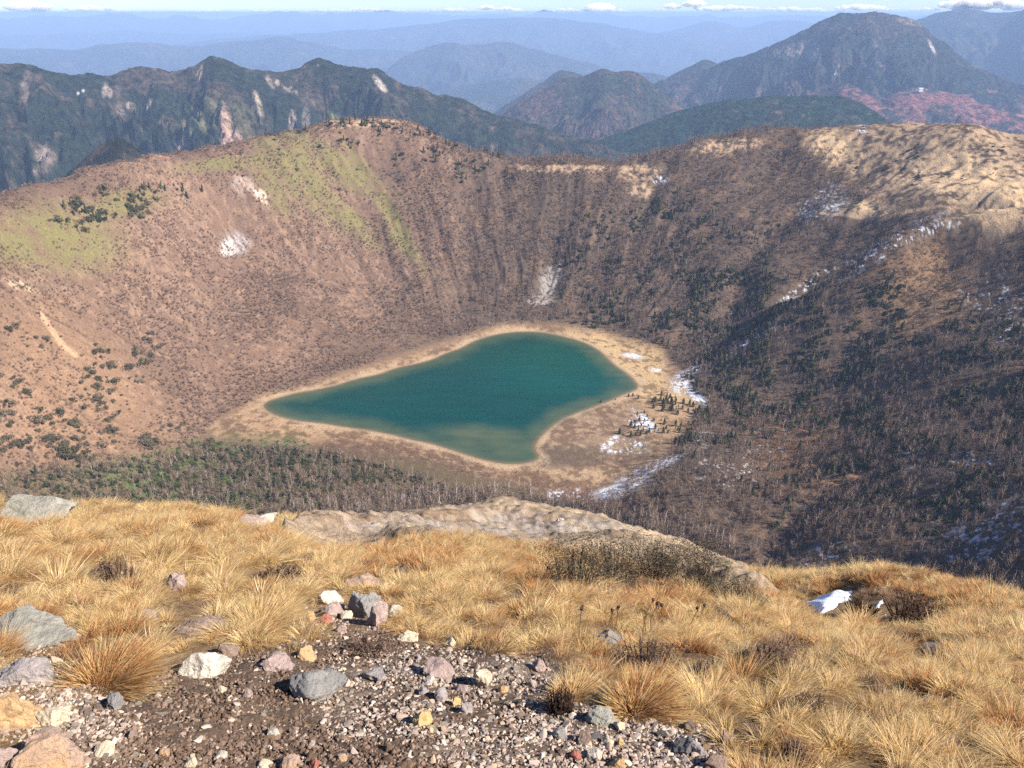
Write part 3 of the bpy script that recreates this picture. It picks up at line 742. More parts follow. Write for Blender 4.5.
def crater_points(n, r0, r1, seed, a0=-.72, a1=.72):
    R = np.random.default_rng(seed)
    az = R.uniform(a0, a1, n); r = np.sqrt(R.uniform(r0 * r0, r1 * r1, n))
    x = np.sin(az) * r; y = np.cos(az) * r; z = grid_z(az, r)
    px, py = project(x, y, z); return x, y, z, px, py, R
_zg = None
def grid_z(az, r):
    i = np.clip(np.searchsorted(rs_c, r) - 1, 0, len(rs_c) - 2); j = np.clip(np.searchsorted(az_f, az) - 1, 0, len(az_f) - 2)
    t = (r - rs_c[i]) / (rs_c[i + 1] - rs_c[i]); u = (az - az_f[j]) / (az_f[j + 1] - az_f[j]); Z = ZC_GRID
    return (Z[i, j] * (1 - u) + Z[i, j + 1] * u) * (1 - t) + (Z[i + 1, j] * (1 - u) + Z[i + 1, j + 1] * u) * t

def openness(x, y, px, py):
    """how much of the ground here is free of trees (turf, sand, crest, shore)"""
    n = fbm(x / 30, y / 30, 3, 300)
    m = np.zeros(len(x))
    for b in [(60,238,70,30,10),(300,170,60,14,48),(330,160,66,12,30),(345,215,44,9,42),(385,205,75,9,58),(245,187,18,14,30),(238,243,18,16,20),(548,290,14,22,5),
              (930,140,115,24,0),(930,170,80,46,10),(985,185,64,52,30),(725,147,30,6,-8),(560,168,50,3,0),(640,172,24,9,0),(640,190,14,9,0),(365,121,50,4,-4),(860,215,30,14,0),(150,205,60,10,-12),(1000,214,60,5,6)]:
        m = np.maximum(m, blob(px, py, *b, soft=.35))
    m = m * (1 - .55 * (px < 520) * (py < 300))
    m = np.clip(m + np.maximum(np.maximum(blob(px, py, 930, 142, 100, 20), blob(px, py, 930, 168, 70, 38, 10)), blob(px, py, 985, 180, 55, 46, 30)) * .7 + n * m * 1.6 + fbm(x / 9, y / 9, 2, 301) * m * .8, 0, 1)
    flat = in_poly(px, py, [(205,428),(262,395),(300,388),(420,345),(505,323),(560,322),(610,332),(665,345),(690,385),(705,405),(668,452),(600,503),(560,503),(470,490),(330,452),(215,445)], 4)
    return np.maximum(m, flat)

R_ = np.random.default_rng(5)
# bare trees over the back wall and the right side
x, y, z, px, py, R = crater_points(110000, 330, 1330, 21)
s_ = sdist(x, y, LW); op = openness(x, y, px, py)
n1 = fbm(x / 45, y / 45, 3, 310)
right = smooth(400, 600, px + (py - 200) * .30 + n1 * 120)
low = in_poly(px, py, [(-50,470),(150,460),(230,440),(420,468),(500,495),(620,512),(640,620),(-50,620)], 6)
strip = in_poly(px, py, [(300,505),(420,488),(600,503),(720,545),(760,620),(600,620)], 5)
n6 = fbm(x / 14, y / 14, 3, 311)
den = np.maximum(np.maximum(right * (.25 + .85 * smooth(-.25, .2, n1 * .6 + n6)), low * .6), strip * 1.4)
shade_gully = blob(px, py, 800, 290, 90, 10, -36, soft=.4)
den = den * (1 - op) * (1 - .7 * shade_gully)
for b in [(985,535,40,30,0),(830,565,30,16,-25)]: den = den * (1 - .55 * blob(px, py, *b))
ok = (R.random(len(x)) < den * .62) & (s_ > 12) & (px > -120) & (px < 1150) & (py < 640)
x, y, z, px, py = x[ok], y[ok], z[ok], px[ok], py[ok]; n = len(x)
hs = R.uniform(.55, 1.1, n) * np.where(py > 400, 1.0, .85)
rot = np.c_[R.normal(0, .06, n), R.normal(0, .06, n), R.uniform(0, 6.28, n)]
scatter('bare_forest', TR, np.c_[x, y, z - .1], rot, np.c_[hs, hs, hs * R.uniform(.9, 1.15, n)], R.integers(0, 5, n), 'leafless grey-brown birch forest covering the crater walls')
nbare = n
# brush on the left slope and between the trees
x, y, z, px, py, R = crater_points(200000, 330, 1330, 22)
s_ = sdist(x, y, LW); op = openness(x, y, px, py); n1 = fbm(x / 25, y / 25, 3, 320)
n5 = fbm(x / 90 + 5, y / 90, 3, 321)
den = (.12 + .95 * smooth(-.3, .25, n1 * .7 + n5 * .8)) * (1 - op)
leftbare = in_poly(px, py, [(0,300),(60,300),(120,350),(150,400),(180,440),(60,470),(0,440)], 20)
den = den * (1 - .55 * leftbare) * (1 - .45 * smooth(520, 700, px))
ok = (R.random(len(x)) < den * .9) & (s_ > 7) & (px > -120) & (px < 1150) & (py < 640)
x, y, z, px, py = x[ok], y[ok], z[ok], px[ok], py[ok]; n = len(x)
hs = R.uniform(.35, 1.15, n); rot = np.c_[R.normal(0, .1, n), R.normal(0, .1, n), R.uniform(0, 6.28, n)]
scatter('brush', BR, np.c_[x, y, z - .1], rot, np.c_[hs, hs, hs], R.integers(0, 4, n), 'leafless reddish-brown brush covering the left crater slope')
nbrush = n
# evergreens mixed into the forest (the mass behind the individually built ones)
x, y, z, px, py, R = crater_points(60000, 330, 1300, 23)
s_ = sdist(x, y, LW); n1 = fbm(x / 38, y / 38, 3, 330)
den = np.zeros(len(x))
for b, k in [((760,385,120,42,-18),1.3),((950,420,120,28,0),1.2),((720,300,100,44,0),.8),((860,330,100,44,0),.6),((900,490,120,40,0),.5),((1000,380,60,60,0),.8),((640,330,50,30,0),.4),((620,270,60,50,0),.3),((690,230,80,30,0),.3),((130,205,60,14,-10),.6),((360,135,70,14,0),.3),((450,150,60,30,20),.25)]:
    den = np.maximum(den, blob(px, py, *b, soft=.5) * k)
den = np.clip(den * 1.6, 0, 1.5) * smooth(-.08, .14, n1)
lowf = in_poly(px, py, [(-50,475),(150,462),(230,440),(350,450),(430,472),(480,490),(330,520),(-50,520)], 8)
fringe = in_poly(px, py, [(250,505),(380,482),(480,484),(640,500),(640,530),(250,530)], 5)
den = np.maximum(den, lowf * smooth(-.45, .05, n1 + fbm(x / 14, y / 14, 2, 331) * .5) * 1.5 * (1 - fringe))
op = openness(x, y, px, py)
ok = (R.random(len(x)) < den * .75) & (s_ > 14) & (op < .5)
x, y, z, px, py = x[ok], y[ok], z[ok], px[ok], py[ok]; n = len(x)
lw = lowf[ok] > .3
hs = R.uniform(.5, 1.2, n) * np.where(lw, .8, 1.1); rot = np.c_[R.normal(0, .04, n), R.normal(0, .04, n), R.uniform(0, 6.28, n)]
scatter('evergreen_forest', EV, np.c_[x, y, z - .1], rot, np.c_[hs, hs, hs], np.where(lw & (R.random(n) < .8), R.integers(2, 4, n), R.integers(0, 4, n)), 'dark evergreens mixed into the leafless forest')
# sasa undergrowth
SA = [proto_mesh('sasa', *leafy(170 + k, 90, 2.0, .5, .3, zc=.4), [M_ever2]) for k in range(2)]
x, y, z, px, py, R = crater_points(40000, 400, 760, 24)
ok = (in_poly(px, py, [(60,480),(200,444),(300,444),(360,470),(330,505),(120,508)], 10) * smooth(-.15, .3, fbm(x / 20, y / 20, 3, 340)) > R.random(len(x)) * 1.1)
x, y, z = x[ok], y[ok], z[ok]; n = len(x)
scatter('undergrowth', SA, np.c_[x, y, z], np.c_[np.zeros(n), np.zeros(n), R.uniform(0, 6.28, n)], np.c_[R.uniform(.7, 1.3, n)][:, [0, 0, 0]], R.integers(0, 2, n), 'bright green bamboo grass under the trees at the foot of the slope')
x, y, z, px, py, R = crater_points(60000, 480, 1000, 25)
s_ = sdist(x, y, LW); n1 = fbm(x / 18, y / 18, 3, 350)
ok = (in_poly(px, py, [(290,436),(420,447),(500,470),(580,474),(640,402),(660,402),(690,430),(640,470),(600,500),(480,492),(380,470),(300,452)], 5) * smooth(-.1, .25, n1) > R.random(len(x)) * 1.6) & (s_ > 6)
x, y, z = x[ok], y[ok], z[ok]; m_ = len(x); hs = R.uniform(.2, .6, m_)
scatter('low_brush', BR, np.c_[x, y, z - .05], np.c_[np.zeros(m_), np.zeros(m_), R.uniform(0, 6.28, m_)], np.c_[hs, hs, hs], R.integers(0, 4, m_), 'low reddish brush on the flat ground round the near lake shore')
print('SCATTER', nbare, nbrush, n)

# ---------------------------------------------------------------- trees and shrubs one can tell apart
M_trunk = mat('conifer trunk', (.07, .05, .04), rough=.9)
def cone_trunk(h, r):
    V = []; Fa = []
    for k in range(3): tri_cone(V, Fa, (0, 0, -.4 if k == 0 else h * k / 3), (0, 0, h * (k + 1) / 3), r * (1 - k / 3.2), r * (1 - (k + 1) / 3.2))
    return np.array(V), Fa
con_proto = []
for k in range(3):
    V, Fa = leafy(180 + k, 420, 2.3 + .25 * k, 3.0, .36, zc=3.3, cone=True)
    root = bpy.data.objects.new('conifer_tree', None); C.objects.link(root); root.empty_display_size = .5
    tv, tf = cone_trunk(5.2, .16)
    link('trunk', proto_mesh('trunk', tv, tf, [M_trunk]), parent=root); link('crown', proto_mesh('crown', V, Fa, [M_ever]), parent=root)
    con_proto.append(root)
used = set()
def place_tree(proto, x, y, z, s, rz, label, cat, group):
    if proto.name not in used: used.add(proto.name); r = proto
    else:
        r = proto.copy(); C.objects.link(r)
        for ch in list(proto.children): c = ch.copy(); C.objects.link(c); c.parent = r
    r.location = (x, y, z); r.scale = (s, s, s); r.rotation_euler = (0, 0, rz); return tag(r, label, cat, group)
def spots(clusters, seed, mn):
    R = random.Random(seed); out = []
    for cx, cy, rx, ry, n in clusters:
        for _ in range(n):
            for _t in range(40):
                a = R.random() * 6.283; q = math.sqrt(R.random()); p = (cx + rx * q * math.cos(a), cy + ry * q * math.sin(a))
                if all((p[0] - o_[0]) ** 2 + ((p[1] - o_[1]) * 1.6) ** 2 > mn * mn for o_ in out): out.append(p); break
    return np.array(out)
for cl, lab, grp, sc_ in [
    ([(668,403,18,9,26),(692,412,16,9,14)], 'small dark conifer in the clump beside the upper snow patch at the lake flat', 'conifers by the upper snow patch', 1.05),
    ([(655,427,26,8,28),(632,432,14,5,9),(692,432,14,8,14)], 'small dark conifer on the snowy hummocks of the lake flat', 'conifers on the snowy hummocks', .9),
    ([(625,398,14,3,4),(640,415,12,3,5),(600,402,5,2,2),(576,402,4,2,2)], 'low dark conifer scattered on the bare flat by the lake corner', 'conifers on the bare flat', .55),
    ([(720,372,30,16,16),(750,395,26,14,12)], 'dark conifer at the shaded foot of the right-hand spur', 'conifers at the foot of the spur', 1.2)]:
    S = spots(cl, hash(grp) % 97 if False else len(grp), 3.2)
    hx, hy, hz, ok = hit(S[:, 0], S[:, 1], 330, 1200)
    for i in range(len(S)):
        if ok[i] : place_tree(con_proto[i % 3], float(hx[i]), float(hy[i]), float(hz[i]) - .1, sc_ * random.uniform(.4, 1.3), random.uniform(0, 6), lab, 'conifer', grp)

M_shr = mat('evergreen shrub leaves', rough=.8, spec=.1, rand=[(0, (.07, .065, .038)), (.5, (.11, .095, .058)), (1, (.15, .12, .08))])
shr_me = [proto_mesh('shrub', *leafy(190 + k, 420, 2.7 + .4 * k, 1.7, .38, zc=1.2, lumps=8), [M_shr]) for k in range(4)]
CLS = [([(18,330,14,10,4),(30,352,20,14,8),(55,345,12,8,4)], 'dark evergreen shrub on the bare orange slope by the pale track', 'shrubs by the pale track', .9),
       ([(5,385,12,20,6),(20,420,22,22,14),(12,450,20,12,8)], 'dark evergreen shrub low on the slope at the edge of the photo above the boulder', 'shrubs low on the slope above the boulder', 1.2),
       ([(97,352,14,8,5),(100,375,14,10,7),(88,395,14,16,11),(108,400,22,18,14)], 'grey-green shrub in the broken clumps halfway down the left slope', 'shrubs halfway down the left slope', 1.1),
       ([(150,350,15,15,12),(135,375,10,8,5)], 'deep green shrub in the dense oval clump on the left slope', 'shrubs in the dense oval clump', 1.3),
       ([(65,430,16,20,14),(72,450,14,9,7),(105,438,12,8,6),(145,440,12,7,6),(175,428,14,6,5)], 'dark shrub at the foot of the left slope above the forest', 'shrubs at the foot of the left slope', 1.3),
       ([(110,205,32,12,14),(85,225,12,5,3),(150,210,20,10,8),(60,222,10,6,3)], 'grey-green shrub on the turf just below the left rim', 'shrubs just below the left rim', 1.4),
       ([(270,145,30,4,5),(310,170,50,30,9),(390,190,24,30,7),(240,170,16,6,3)], 'lone dark shrub on the green turf streaks', 'shrubs on the turf streaks', .8),
       ([(900,175,20,14,7),(955,175,12,5,5),(925,150,18,6,4),(860,185,12,14,5),(995,150,8,4,3)], 'small grey-green shrub on the bare sandy face by the right rim', 'shrubs on the sandy face', .9)]
shr_n = 0
for ci_, (cl, lab, grp, sc_) in enumerate(CLS):
    S = spots([(a, b, c * 1.25, d * 1.25, int(e * 1.7)) for a, b, c, d, e in cl], 50 + ci_, 1.8); hx, hy, hz, ok = hit(S[:, 0], S[:, 1], 330, 1350)
    for i in range(len(S)):
        if not ok[i]: continue
        o = bpy.data.objects.new('evergreen_shrub', shr_me[i % 4]); C.objects.link(o); s = sc_ * random.choice((.4, .55, .75, 1.0, 1.3)) * random.uniform(.8, 1.1)
        o.location = (float(hx[i]), float(hy[i]), float(hz[i]) - .15); o.scale = (s * random.uniform(.8, 1.2), s, s * random.uniform(.8, 1.3)); o.rotation_euler = (0, 0, random.uniform(0, 6)); tag(o, lab, 'shrub', grp); shr_n += 1

# pale birches standing in the strip above the grassy brow
M_birch = mat('pale birch bark', rough=.85, spec=.1, rand=[(0, (.34, .27, .24)), (.6, (.46, .39, .35)), (1, (.58, .52, .48))])
M_birch_tw = mat('birch twigs', (.27, .175, .15), rough=.95)
bi_me = []
for k in range(4):
    V, Fa, ns = bare_tree(210 + k, h=7.2, nb=12, nt_=6, spread=.2, thick=.13, twig=.035, low=.3); bi_me.append(proto_mesh('birch', V, Fa, [M_birch, M_birch_tw], ns))
for cl, lab, grp in [([(340,510,50,8,36),(420,501,50,9,52)], 'slender pale birch in the row just over the pinkish rock shelf', 'birches over the pinkish shelf'),
                     ([(500,496,50,8,60),(580,503,45,8,52)], 'slender pale birch in the dense row below the lake mud', 'birches below the lake mud'),
                     ([(650,524,40,8,40),(700,545,35,12,35)], 'slender pale birch on the slope falling away past the shelf edge', 'birches past the shelf edge')]:
    S = spots(cl, len(lab), 3.0); hx, hy, hz, ok = hit(S[:, 0], S[:, 1], 64, 1000)
    for i in range(len(S)):
        if not ok[i]: continue
        o = bpy.data.objects.new('birch_tree', bi_me[i % 4]); C.objects.link(o); s = random.uniform(1.3, 2.0)
        o.location = (float(hx[i]), float(hy[i]), float(hz[i])); o.scale = (s, s, s); o.rotation_euler = (0, 0, random.uniform(0, 6)); tag(o, lab, 'birch', grp)

# small white hut on the far pink ridge
hx, hy, hz = [float(v) for v in at_r(921, 88.5, 5290)]
hut = bpy.data.objects.new('mountain_hut', None); C.objects.link(hut); hut.location = (hx, hy, hz - 4)
def box_m(name, sx, sy, z0, z1):
    V = [(a * sx, b * sy, c) for c in (z0, z1) for b in (-1, 1) for a in (-1, 1)]
    return mesh_np(name, V, [(0, 2, 3, 1), (4, 5, 7, 6), (0, 1, 5, 4), (2, 6, 7, 3), (0, 4, 6, 2), (1, 3, 7, 5)], smooth_=False)
M_white = mat('white hut wall', (.75, .74, .72), rough=.7); M_roof = mat('hut roof', (.55, .56, .58), rough=.5)
link('wall', box_m('wall', 11, 6, -14, 3), M_white, hut)
rv = [(-12, -7, 3.05), (12, -7, 3.05), (12, 7, 3.05), (-12, 7, 3.05), (-12, 0, 8), (12, 0, 8)]
me = bpy.data.meshes.new('roof'); me.from_pydata(rv, [], [(0, 1, 5, 4), (2, 3, 4, 5), (0, 4, 3), (1, 2, 5), (0, 3, 2, 1)]); link('roof', me, M_roof, hut)
tag(hut, 'tiny white hut on the pink ridge under the big mountain', 'hut')
# ================================================================= foreground: rocks, snow, grass, shrubs
def px_size(x, y, z):        # metres per pixel at a point
    return float((y * CP - z * SP) / F)
RCOL = {'white': ((.64, .58, .49), (4, .60, (.55, .36, .16))), 'grey': ((.27, .255, .24), (3, .55, (.36, .33, .30))), 'pink': ((.42, .31, .275), (4, .58, (.38, .30, .29))),
        'orange': ((.56, .36, .19), (3, .55, (.42, .30, .24))), 'pinkorange': ((.46, .32, .24), (1.6, .45, (.60, .35, .14))), 'yellow': ((.60, .43, .20), (4, .6, (.45, .32, .2))), 'red': ((.42, .15, .11), (4, .6, (.35, .18, .14))),
        'brown': ((.30, .21, .165), (4, .6, (.24, .19, .16))), 'pale': ((.56, .49, .40), (5, .6, (.42, .36, .3))), 'greengrey': ((.33, .31, .26), (2.2, .5, (.40, .36, .29))), 'lilac': ((.37, .32, .305), (4, .6, (.34, .3, .3))), 'cream': ((.66, .56, .40), (4, .6, (.52, .42, .3))), 'dark': ((.16, .145, .14), (4, .58, (.3, .27, .25)))}
RM = {k: mat(k + ' stone', v[0], rough=.85, spec=.25, nscale=5, namt=.28, speck=v[1], dirt=(7, .52, tuple(.45 * c * w for c, w in zip(v[0], (1.0, .95, .9)))), bump=(16, .045), ncoord='Object') for k, v in RCOL.items()}
ROCKS = []   # (px, py, radius px) to keep grass away
def rock(px, py, w, h, colour, label, seed, flat=1.0, rz=None, sink=.30, cuts=11, name='rock', cat='rock', rmax=40, depth=.85):
    x, y, z, ok = hit(px, min(py + h * .30, 790), 1.2, rmax)
    x, y, z = float(x[0]), float(y[0]), float(z[0]); m = px_size(x, y, z)
    sx = w * m / 2; sz = h * m / 2 * 1.02 * flat; sy = sx * depth
    V, Fa = rock_verts(seed, 5 if w > 30 else (4 if w > 14 else 3), cuts, .10)
    a = (math.sin(seed * 3.7) * .5) if rz is None else rz
    c, s = math.cos(a), math.sin(a)
    V = V * (1, 1, 1); V = np.c_[V[:, 0] * c - V[:, 1] * s, V[:, 0] * s + V[:, 1] * c, V[:, 2]]; V /= np.abs(V).max(0)
    V = V * (sx, sy, sz) + (0, 0, sz * (1 - 2 * sink))
    me = mesh_np(name, V, Fa, smooth_=False); o = link(name, me, RM[colour]); o.location = (x, y, z)
    ROCKS.append((px, py, w / 2, h / 2)); return tag(o, label, cat)
RL = [
 (203,659,58,46,'white','large white quartz rock with orange stains at the upper edge of the dirt patch',11),
 (320,678,60,42,'grey','grey block with a flat lichen-speckled face, largest stone beside the dark soil',12),
 (279,661,36,20,'pink','pinkish wedge-shaped rock leaning just left of the largest grey block',13),
 (307,654,20,16,'orange','small orange rock tucked behind the largest grey block',14),
 (227,648,26,20,'brown','brown stone behind the white quartz rock',15),
 (331,595,26,22,'white','white angular rock on top of the stone cluster in the grass',16),
 (333,609,26,20,'pink','pale pinkish rock right under the white angular one in the stone cluster',17),
 (364,606,36,36,'grey','big grey upright rock in the stone cluster in the grass',18),
 (379,614,24,34,'pink','smooth pale pink rock leaning on the big grey upright rock',19),
 (397,611,20,16,'white','rounded white stone at the end of the stone cluster',20),
 (310,616,13,13,'orange','small bright orange stone at the foot of the stone cluster',21),
 (325,619,15,10,'red','small reddish stone beside the bright orange one',22),
 (342,628,12,12,'pink','small round pink stone low in the stone cluster',23),
 (347,615,13,9,'cream','small cream stone between the pink ones in the cluster',24),
 (292,615,10,9,'pale','small pale stone apart from the cluster beside the round tussock',25),
 (409,637,21,9,'cream','flat cream-coloured slab lying alone in the grass',26),
 (450,641,14,18,'cream','cream stone poking up from the grass above the gravel',27),
 (440,668,32,20,'pink','broad dusty pink rock at the top edge of the gravel',28),
 (483,676,19,27,'cream','pale pointed triangular stone standing in the gravel',29),
 (441,694,14,20,'lilac','upright lilac stone in the middle of the gravel',30),
 (423,689,13,13,'lilac','squarish lilac stone beside the upright one',31),
 (430,681,14,9,'white','little white stone just under the broad pink rock',32),
 (456,701,10,14,'yellow','pale yellow stone between the lilac ones',33),
 (467,708,13,16,'lilac','lilac-grey stone next to the pale yellow one',34),
 (423,717,20,18,'yellow','bright yellow-ochre stone, squarish, in the gravel',35),
 (539,665,14,17,'pink','pink stone at the edge where gravel meets grass, under the bare spot',36),
 (503,688,11,11,'orange','small salmon-orange stone right of the pointed triangular one',37),
 (375,675,24,14,'lilac','flat lilac rock tilted against the grass above the gravel',38),
 (462,688,14,11,'pink','small dull pink stone above the pale yellow one',39),
 (560,733,17,15,'grey','dark blue-grey stone low in the gravel beside the grass',40),
 (584,738,15,15,'brown','tan-brown stone next to the dark blue-grey one',41),
 (607,741,14,10,'cream','flat cream stone below the grey domed rock',42),
 (620,741,8,14,'yellow','slim yellow stone below the grey domed rock',43),
 (617,762,19,18,'orange','orange-brown stone at the lower edge under the slim yellow one',44),
 (594,754,16,12,'pale','pale flat stone near the bottom of the gravel',45),
 (575,754,13,11,'red','salmon red stone near the bottom of the gravel',46),
 (602,714,34,24,'greengrey','smooth grey-green domed rock with a dark hollow under it, among rusty grass',47),
 (620,724,14,16,'cream','cream stone leaning against the domed rock',48),
 (684,744,26,20,'dark','dark rock with pale facets in the stony gap of the right-hand grass',49),
 (698,748,20,18,'lilac','pale greyish rock close beside the dark faceted one',50),
 (716,764,30,18,'brown','brown rock at the lower edge under the dark faceted one',51),
 (727,738,16,22,'brown','upright brown stone at the grass edge right of the dark faceted rock',52),
 (191,762,15,11,'cream','cream stone in the dark soil at the lower edge',53),
 (221,756,13,8,'pale','oval pale pebble-like stone on the dark soil',54),
 (222,689,12,8,'cream','small cream stone on the soil under the white quartz rock',55),
 (274,731,14,13,'pale','pale pink squarish stone alone in the soil',56),
 (265,764,16,10,'cream','cream stone at the lower edge beside the pinkish one',57),
 (292,765,26,10,'pinkorange','wide pinkish-orange stone cut by the lower edge',58),
 (314,762,13,12,'red','brick-red stone at the lower edge',59),
 (301,700,5,13,'white','thin white sliver of stone under the largest grey block',60),
 (342,758,11,8,'pinkorange','little tan stone in the soil right of the brick-red one',61),
 (104,750,20,13,'cream','long cream stone beside the orange-edged boulder',62),
 (165,751,11,11,'pinkorange','round peach-coloured stone in the dark soil',63),
 (132,733,12,13,'brown','dull grey-brown stone on the soil edge below the tussock',64),
 (115,702,20,22,'grey','small blue-grey rock at the foot of the rusty tussock',65),
 (248,692,10,13,'pink','dusty pink stone set upright in the soil',66),
 (56,746,80,72,'pinkorange','boulder with an orange flank and greyish top at the bottom edge',67),
 (12,702,74,64,'orange','large orange boulder cut by the left edge of the photo',68),
 (6,756,36,50,'pink','pink rock in the lower corner beside the black crevice',69),
 (52,716,52,22,'cream','cream boulder face behind the orange-flanked boulder',70),
 (30,670,62,38,'lilac','purplish rock slab under the grey-green slab',71),
 (28,636,112,26,'greengrey','broad flat grey-green slab beside the rusty tussock',72),
 (176,582,22,22,'pink','weathered pinkish rock half sunk in the straw grass',73),
 (148,616,22,12,'pink','low pink rock showing through the grass above the tussock',74),
 (200,627,60,16,'brown','long low brown rock above the white quartz rock',75),
 (32,509,86,30,'greengrey','big smooth grey-green boulder on the brow at the left edge',76),
 (266,518,26,14,'pale','pale boulder on the brow in the middle of the grass line',77),
 (250,524,34,12,'pink','low pinkish boulder next to the pale one on the brow',78),
 (362,582,44,15,'pinkorange','faint tan boulder among the grass above the stone cluster',79),
 (610,636,30,16,'grey','grey stony patch rock in the grass left of the dark hollow',80),
 (568,522,22,5,'white','whitish rock streak lying on the far shelf',81),
 (590,520,14,5,'white','smaller whitish rock at the end of the streak on the shelf',82),
 (768,566,14,12,'dark','dark rock on the skyline beside the small snow lump',83),
 (930,650,20,16,'dark','dark rock in the grass below the snow hollow',84),
 (640,662,60,20,'dark','dark rocks hollow in the grass with bluish glints, above the domed rock',85),
]
RL[-1] = (648,662,26,14,'dark','dark bluish rock deep in the grass hollow above the domed rock',85)
for t_ in RL:
    big = t_[2] > 60
    rock(*t_[:5], t_[5], t_[6], cuts=(14 if t_[2] > 18 else 9), sink=(.42 if t_[2] > 40 else .3), depth=(1.0 if t_[2] < 40 else .8))

# outcrop wall of dark ground under the slab etc: loose stones
GX, GY = 0, 0
R = np.random.default_rng(77)
PEB = []
M_peb = mat('gravel stones', rough=.9, spec=.2, rand=[(0, (.18, .14, .11)), (.3, (.32, .25, .205)), (.55, (.44, .36, .295)), (.7, (.30, .21, .165)), (.85, (.53, .455, .385)), (.93, (.42, .28, .18)), (1, (.27, .235, .22))])
for k in range(7):
    V, Fa = rock_verts(500 + k, 2, 12, .0, lo=.3, hi=.75); V = V * (1, .8, .65); PEB.append(proto_mesh('pebble', V, Fa, [M_peb]))
def px_pick(n, dens, seed, box, rmax=9):
    R = np.random.default_rng(seed); px = R.uniform(box[0], box[2], n); py = R.uniform(box[1], box[3], n)
    k = R.random(n) < dens(px, py); px, py = px[k], py[k]
    x, y, z, ok = hit(px, py, 1.2, rmax, 120); return px[ok], py[ok], x[ok], y[ok], z[ok], R
# individually built small stones
SM = [rock_verts(600 + k, 3, 14, .02, lo=.35, hi=.8) for k in range(8)]
sm_me = {}
def small_stones(n, dens, seed, box, smin, smax, label, grp, cols, cat='stone', rmax=9):
    px, py, x, y, z, R = px_pick(n, dens, seed, box, rmax)
    for i in range(len(px)):
        k = int(R.integers(0, 8)); cname = cols[int(R.integers(0, len(cols)))]
        if (k, cname) not in sm_me:
            V, Fa = SM[k]; me = mesh_np('stone', V * (1, .8, .7), Fa, smooth_=False); me.materials.append(RM[cname]); sm_me[(k, cname)] = me
        o = bpy.data.objects.new('stone', sm_me[(k, cname)]); C.objects.link(o); s = R.uniform(smin, smax) * (1 if R.random() < .8 else 1.4)
        o.location = (float(x[i]), float(y[i]), float(z[i]) + s * .18); o.scale = (s, s, s); o.rotation_euler = (R.normal(0, .3), R.normal(0, .3), R.uniform(0, 6.28)); tag(o, label, cat, grp)
def d_grav(px, py): return in_poly(px, py, GRAV, 6)
def d_soil(px, py): return in_poly(px, py, SOIL, 4) * (1 - in_poly(px, py, GRAV, 10))
small_stones(150, d_grav, 81, (320, 640, 740, 768), .009, .021, 'fist-sized pink, grey or cream stone among the pale gravel', 'small stones in the gravel', ['pink', 'lilac', 'pale', 'cream', 'brown', 'grey', 'white'])
small_stones(70, d_soil, 82, (80, 660, 480, 768), .009, .018, 'small pale stone pressed into the dark brown soil', 'small stones on the soil', ['pale', 'cream', 'pink', 'pinkorange'])
small_stones(34, lambda a, b: blob(a, b, 335, 625, 55, 22), 83, (270, 590, 400, 655), .012, .024, 'small stone filling the gaps of the stone cluster in the grass', 'small stones of the cluster', ['pink', 'brown', 'pale', 'orange'])
small_stones(40, lambda a, b: np.maximum(blob(a, b, 90, 715, 40, 35), blob(a, b, 40, 600, 50, 10) * 0), 84, (50, 670, 140, 768), .010, .022, 'small cream or pink chip of stone between the boulders and the soil', 'stone chips by the boulders', ['cream', 'pink', 'pale'])
small_stones(16, lambda a, b: blob(a, b, 690, 742, 34, 18), 85, (640, 715, 740, 768), .016, .03, 'small brown stone in the stony gap of the right-hand grass', 'small stones in the stony gap', ['brown', 'lilac', 'pinkorange', 'dark'])
small_stones(110, lambda a, b: in_poly(a, b, SHELF, 3), 87, (280, 500, 780, 595), .03, .085, 'small grey or tan stone lying loose on the far rock shelf', 'loose stones on the rock shelf', ['brown', 'pale', 'grey', 'dark', 'pinkorange'], rmax=34)
# gravel: thousands of chips
px, py, x, y, z, R = px_pick(50000, lambda a, b: np.clip(d_grav(a, b) * (.35 + .65 * smooth(-.2, .15, fbm(a / 26, b / 14, 3, 91)) + .4 * blob(a, b, 620, 740, 120, 40)) + d_soil(a, b) * (.05 + .25 * smooth(0, .4, fbm(a / 25, b / 16, 3, 92))) + .6 * blob(a, b, 90, 715, 45, 45) + .6 * blob(a, b, 25, 680, 55, 55) + .7 * blob(a, b, 690, 742, 40, 22) + .5 * blob(a, b, 335, 625, 60, 25), 0, 1), 86, (0, 585, 780, 800))
n = len(x); s = R.gamma(1.8, .0026, n) + .0028
scatter('gravel', PEB, np.c_[x, y, z + s * .15], R.uniform(-.5, .5, (n, 3)) + np.c_[np.zeros(n), np.zeros(n), R.uniform(0, 6.28, n)], np.c_[s, s, s], R.integers(0, 7, n), 'pale pinkish gravel scattered over the brown soil')

# crumbs of dark soil
M_crumb = mat('soil crumbs', rough=1, spec=.05, rand=[(0, (.09, .06, .042)), (.5, (.15, .10, .073)), (1, (.22, .155, .115))])
CR = [proto_mesh('crumb', rock_verts(530 + k, 2, 8, .12)[0], ICO[2][1], [M_crumb]) for k in range(4)]
px, py, x, y, z, R = px_pick(60000, lambda a, b: np.clip(np.maximum(d_soil(a, b), d_grav(a, b) * .3) * (.4 + .6 * smooth(-.2, .2, fbm(a / 18, b / 12, 3, 96))), 0, 1), 88, (0, 585, 780, 800))
n = len(x); s = R.gamma(2, .0022, n) + .002
scatter('soil_crumbs', CR, np.c_[x, y, z + s * .1], R.uniform(0, 3, (n, 3)), np.c_[s, s, s * .8], R.integers(0, 4, n), 'dark brown crumbly soil between the stones')

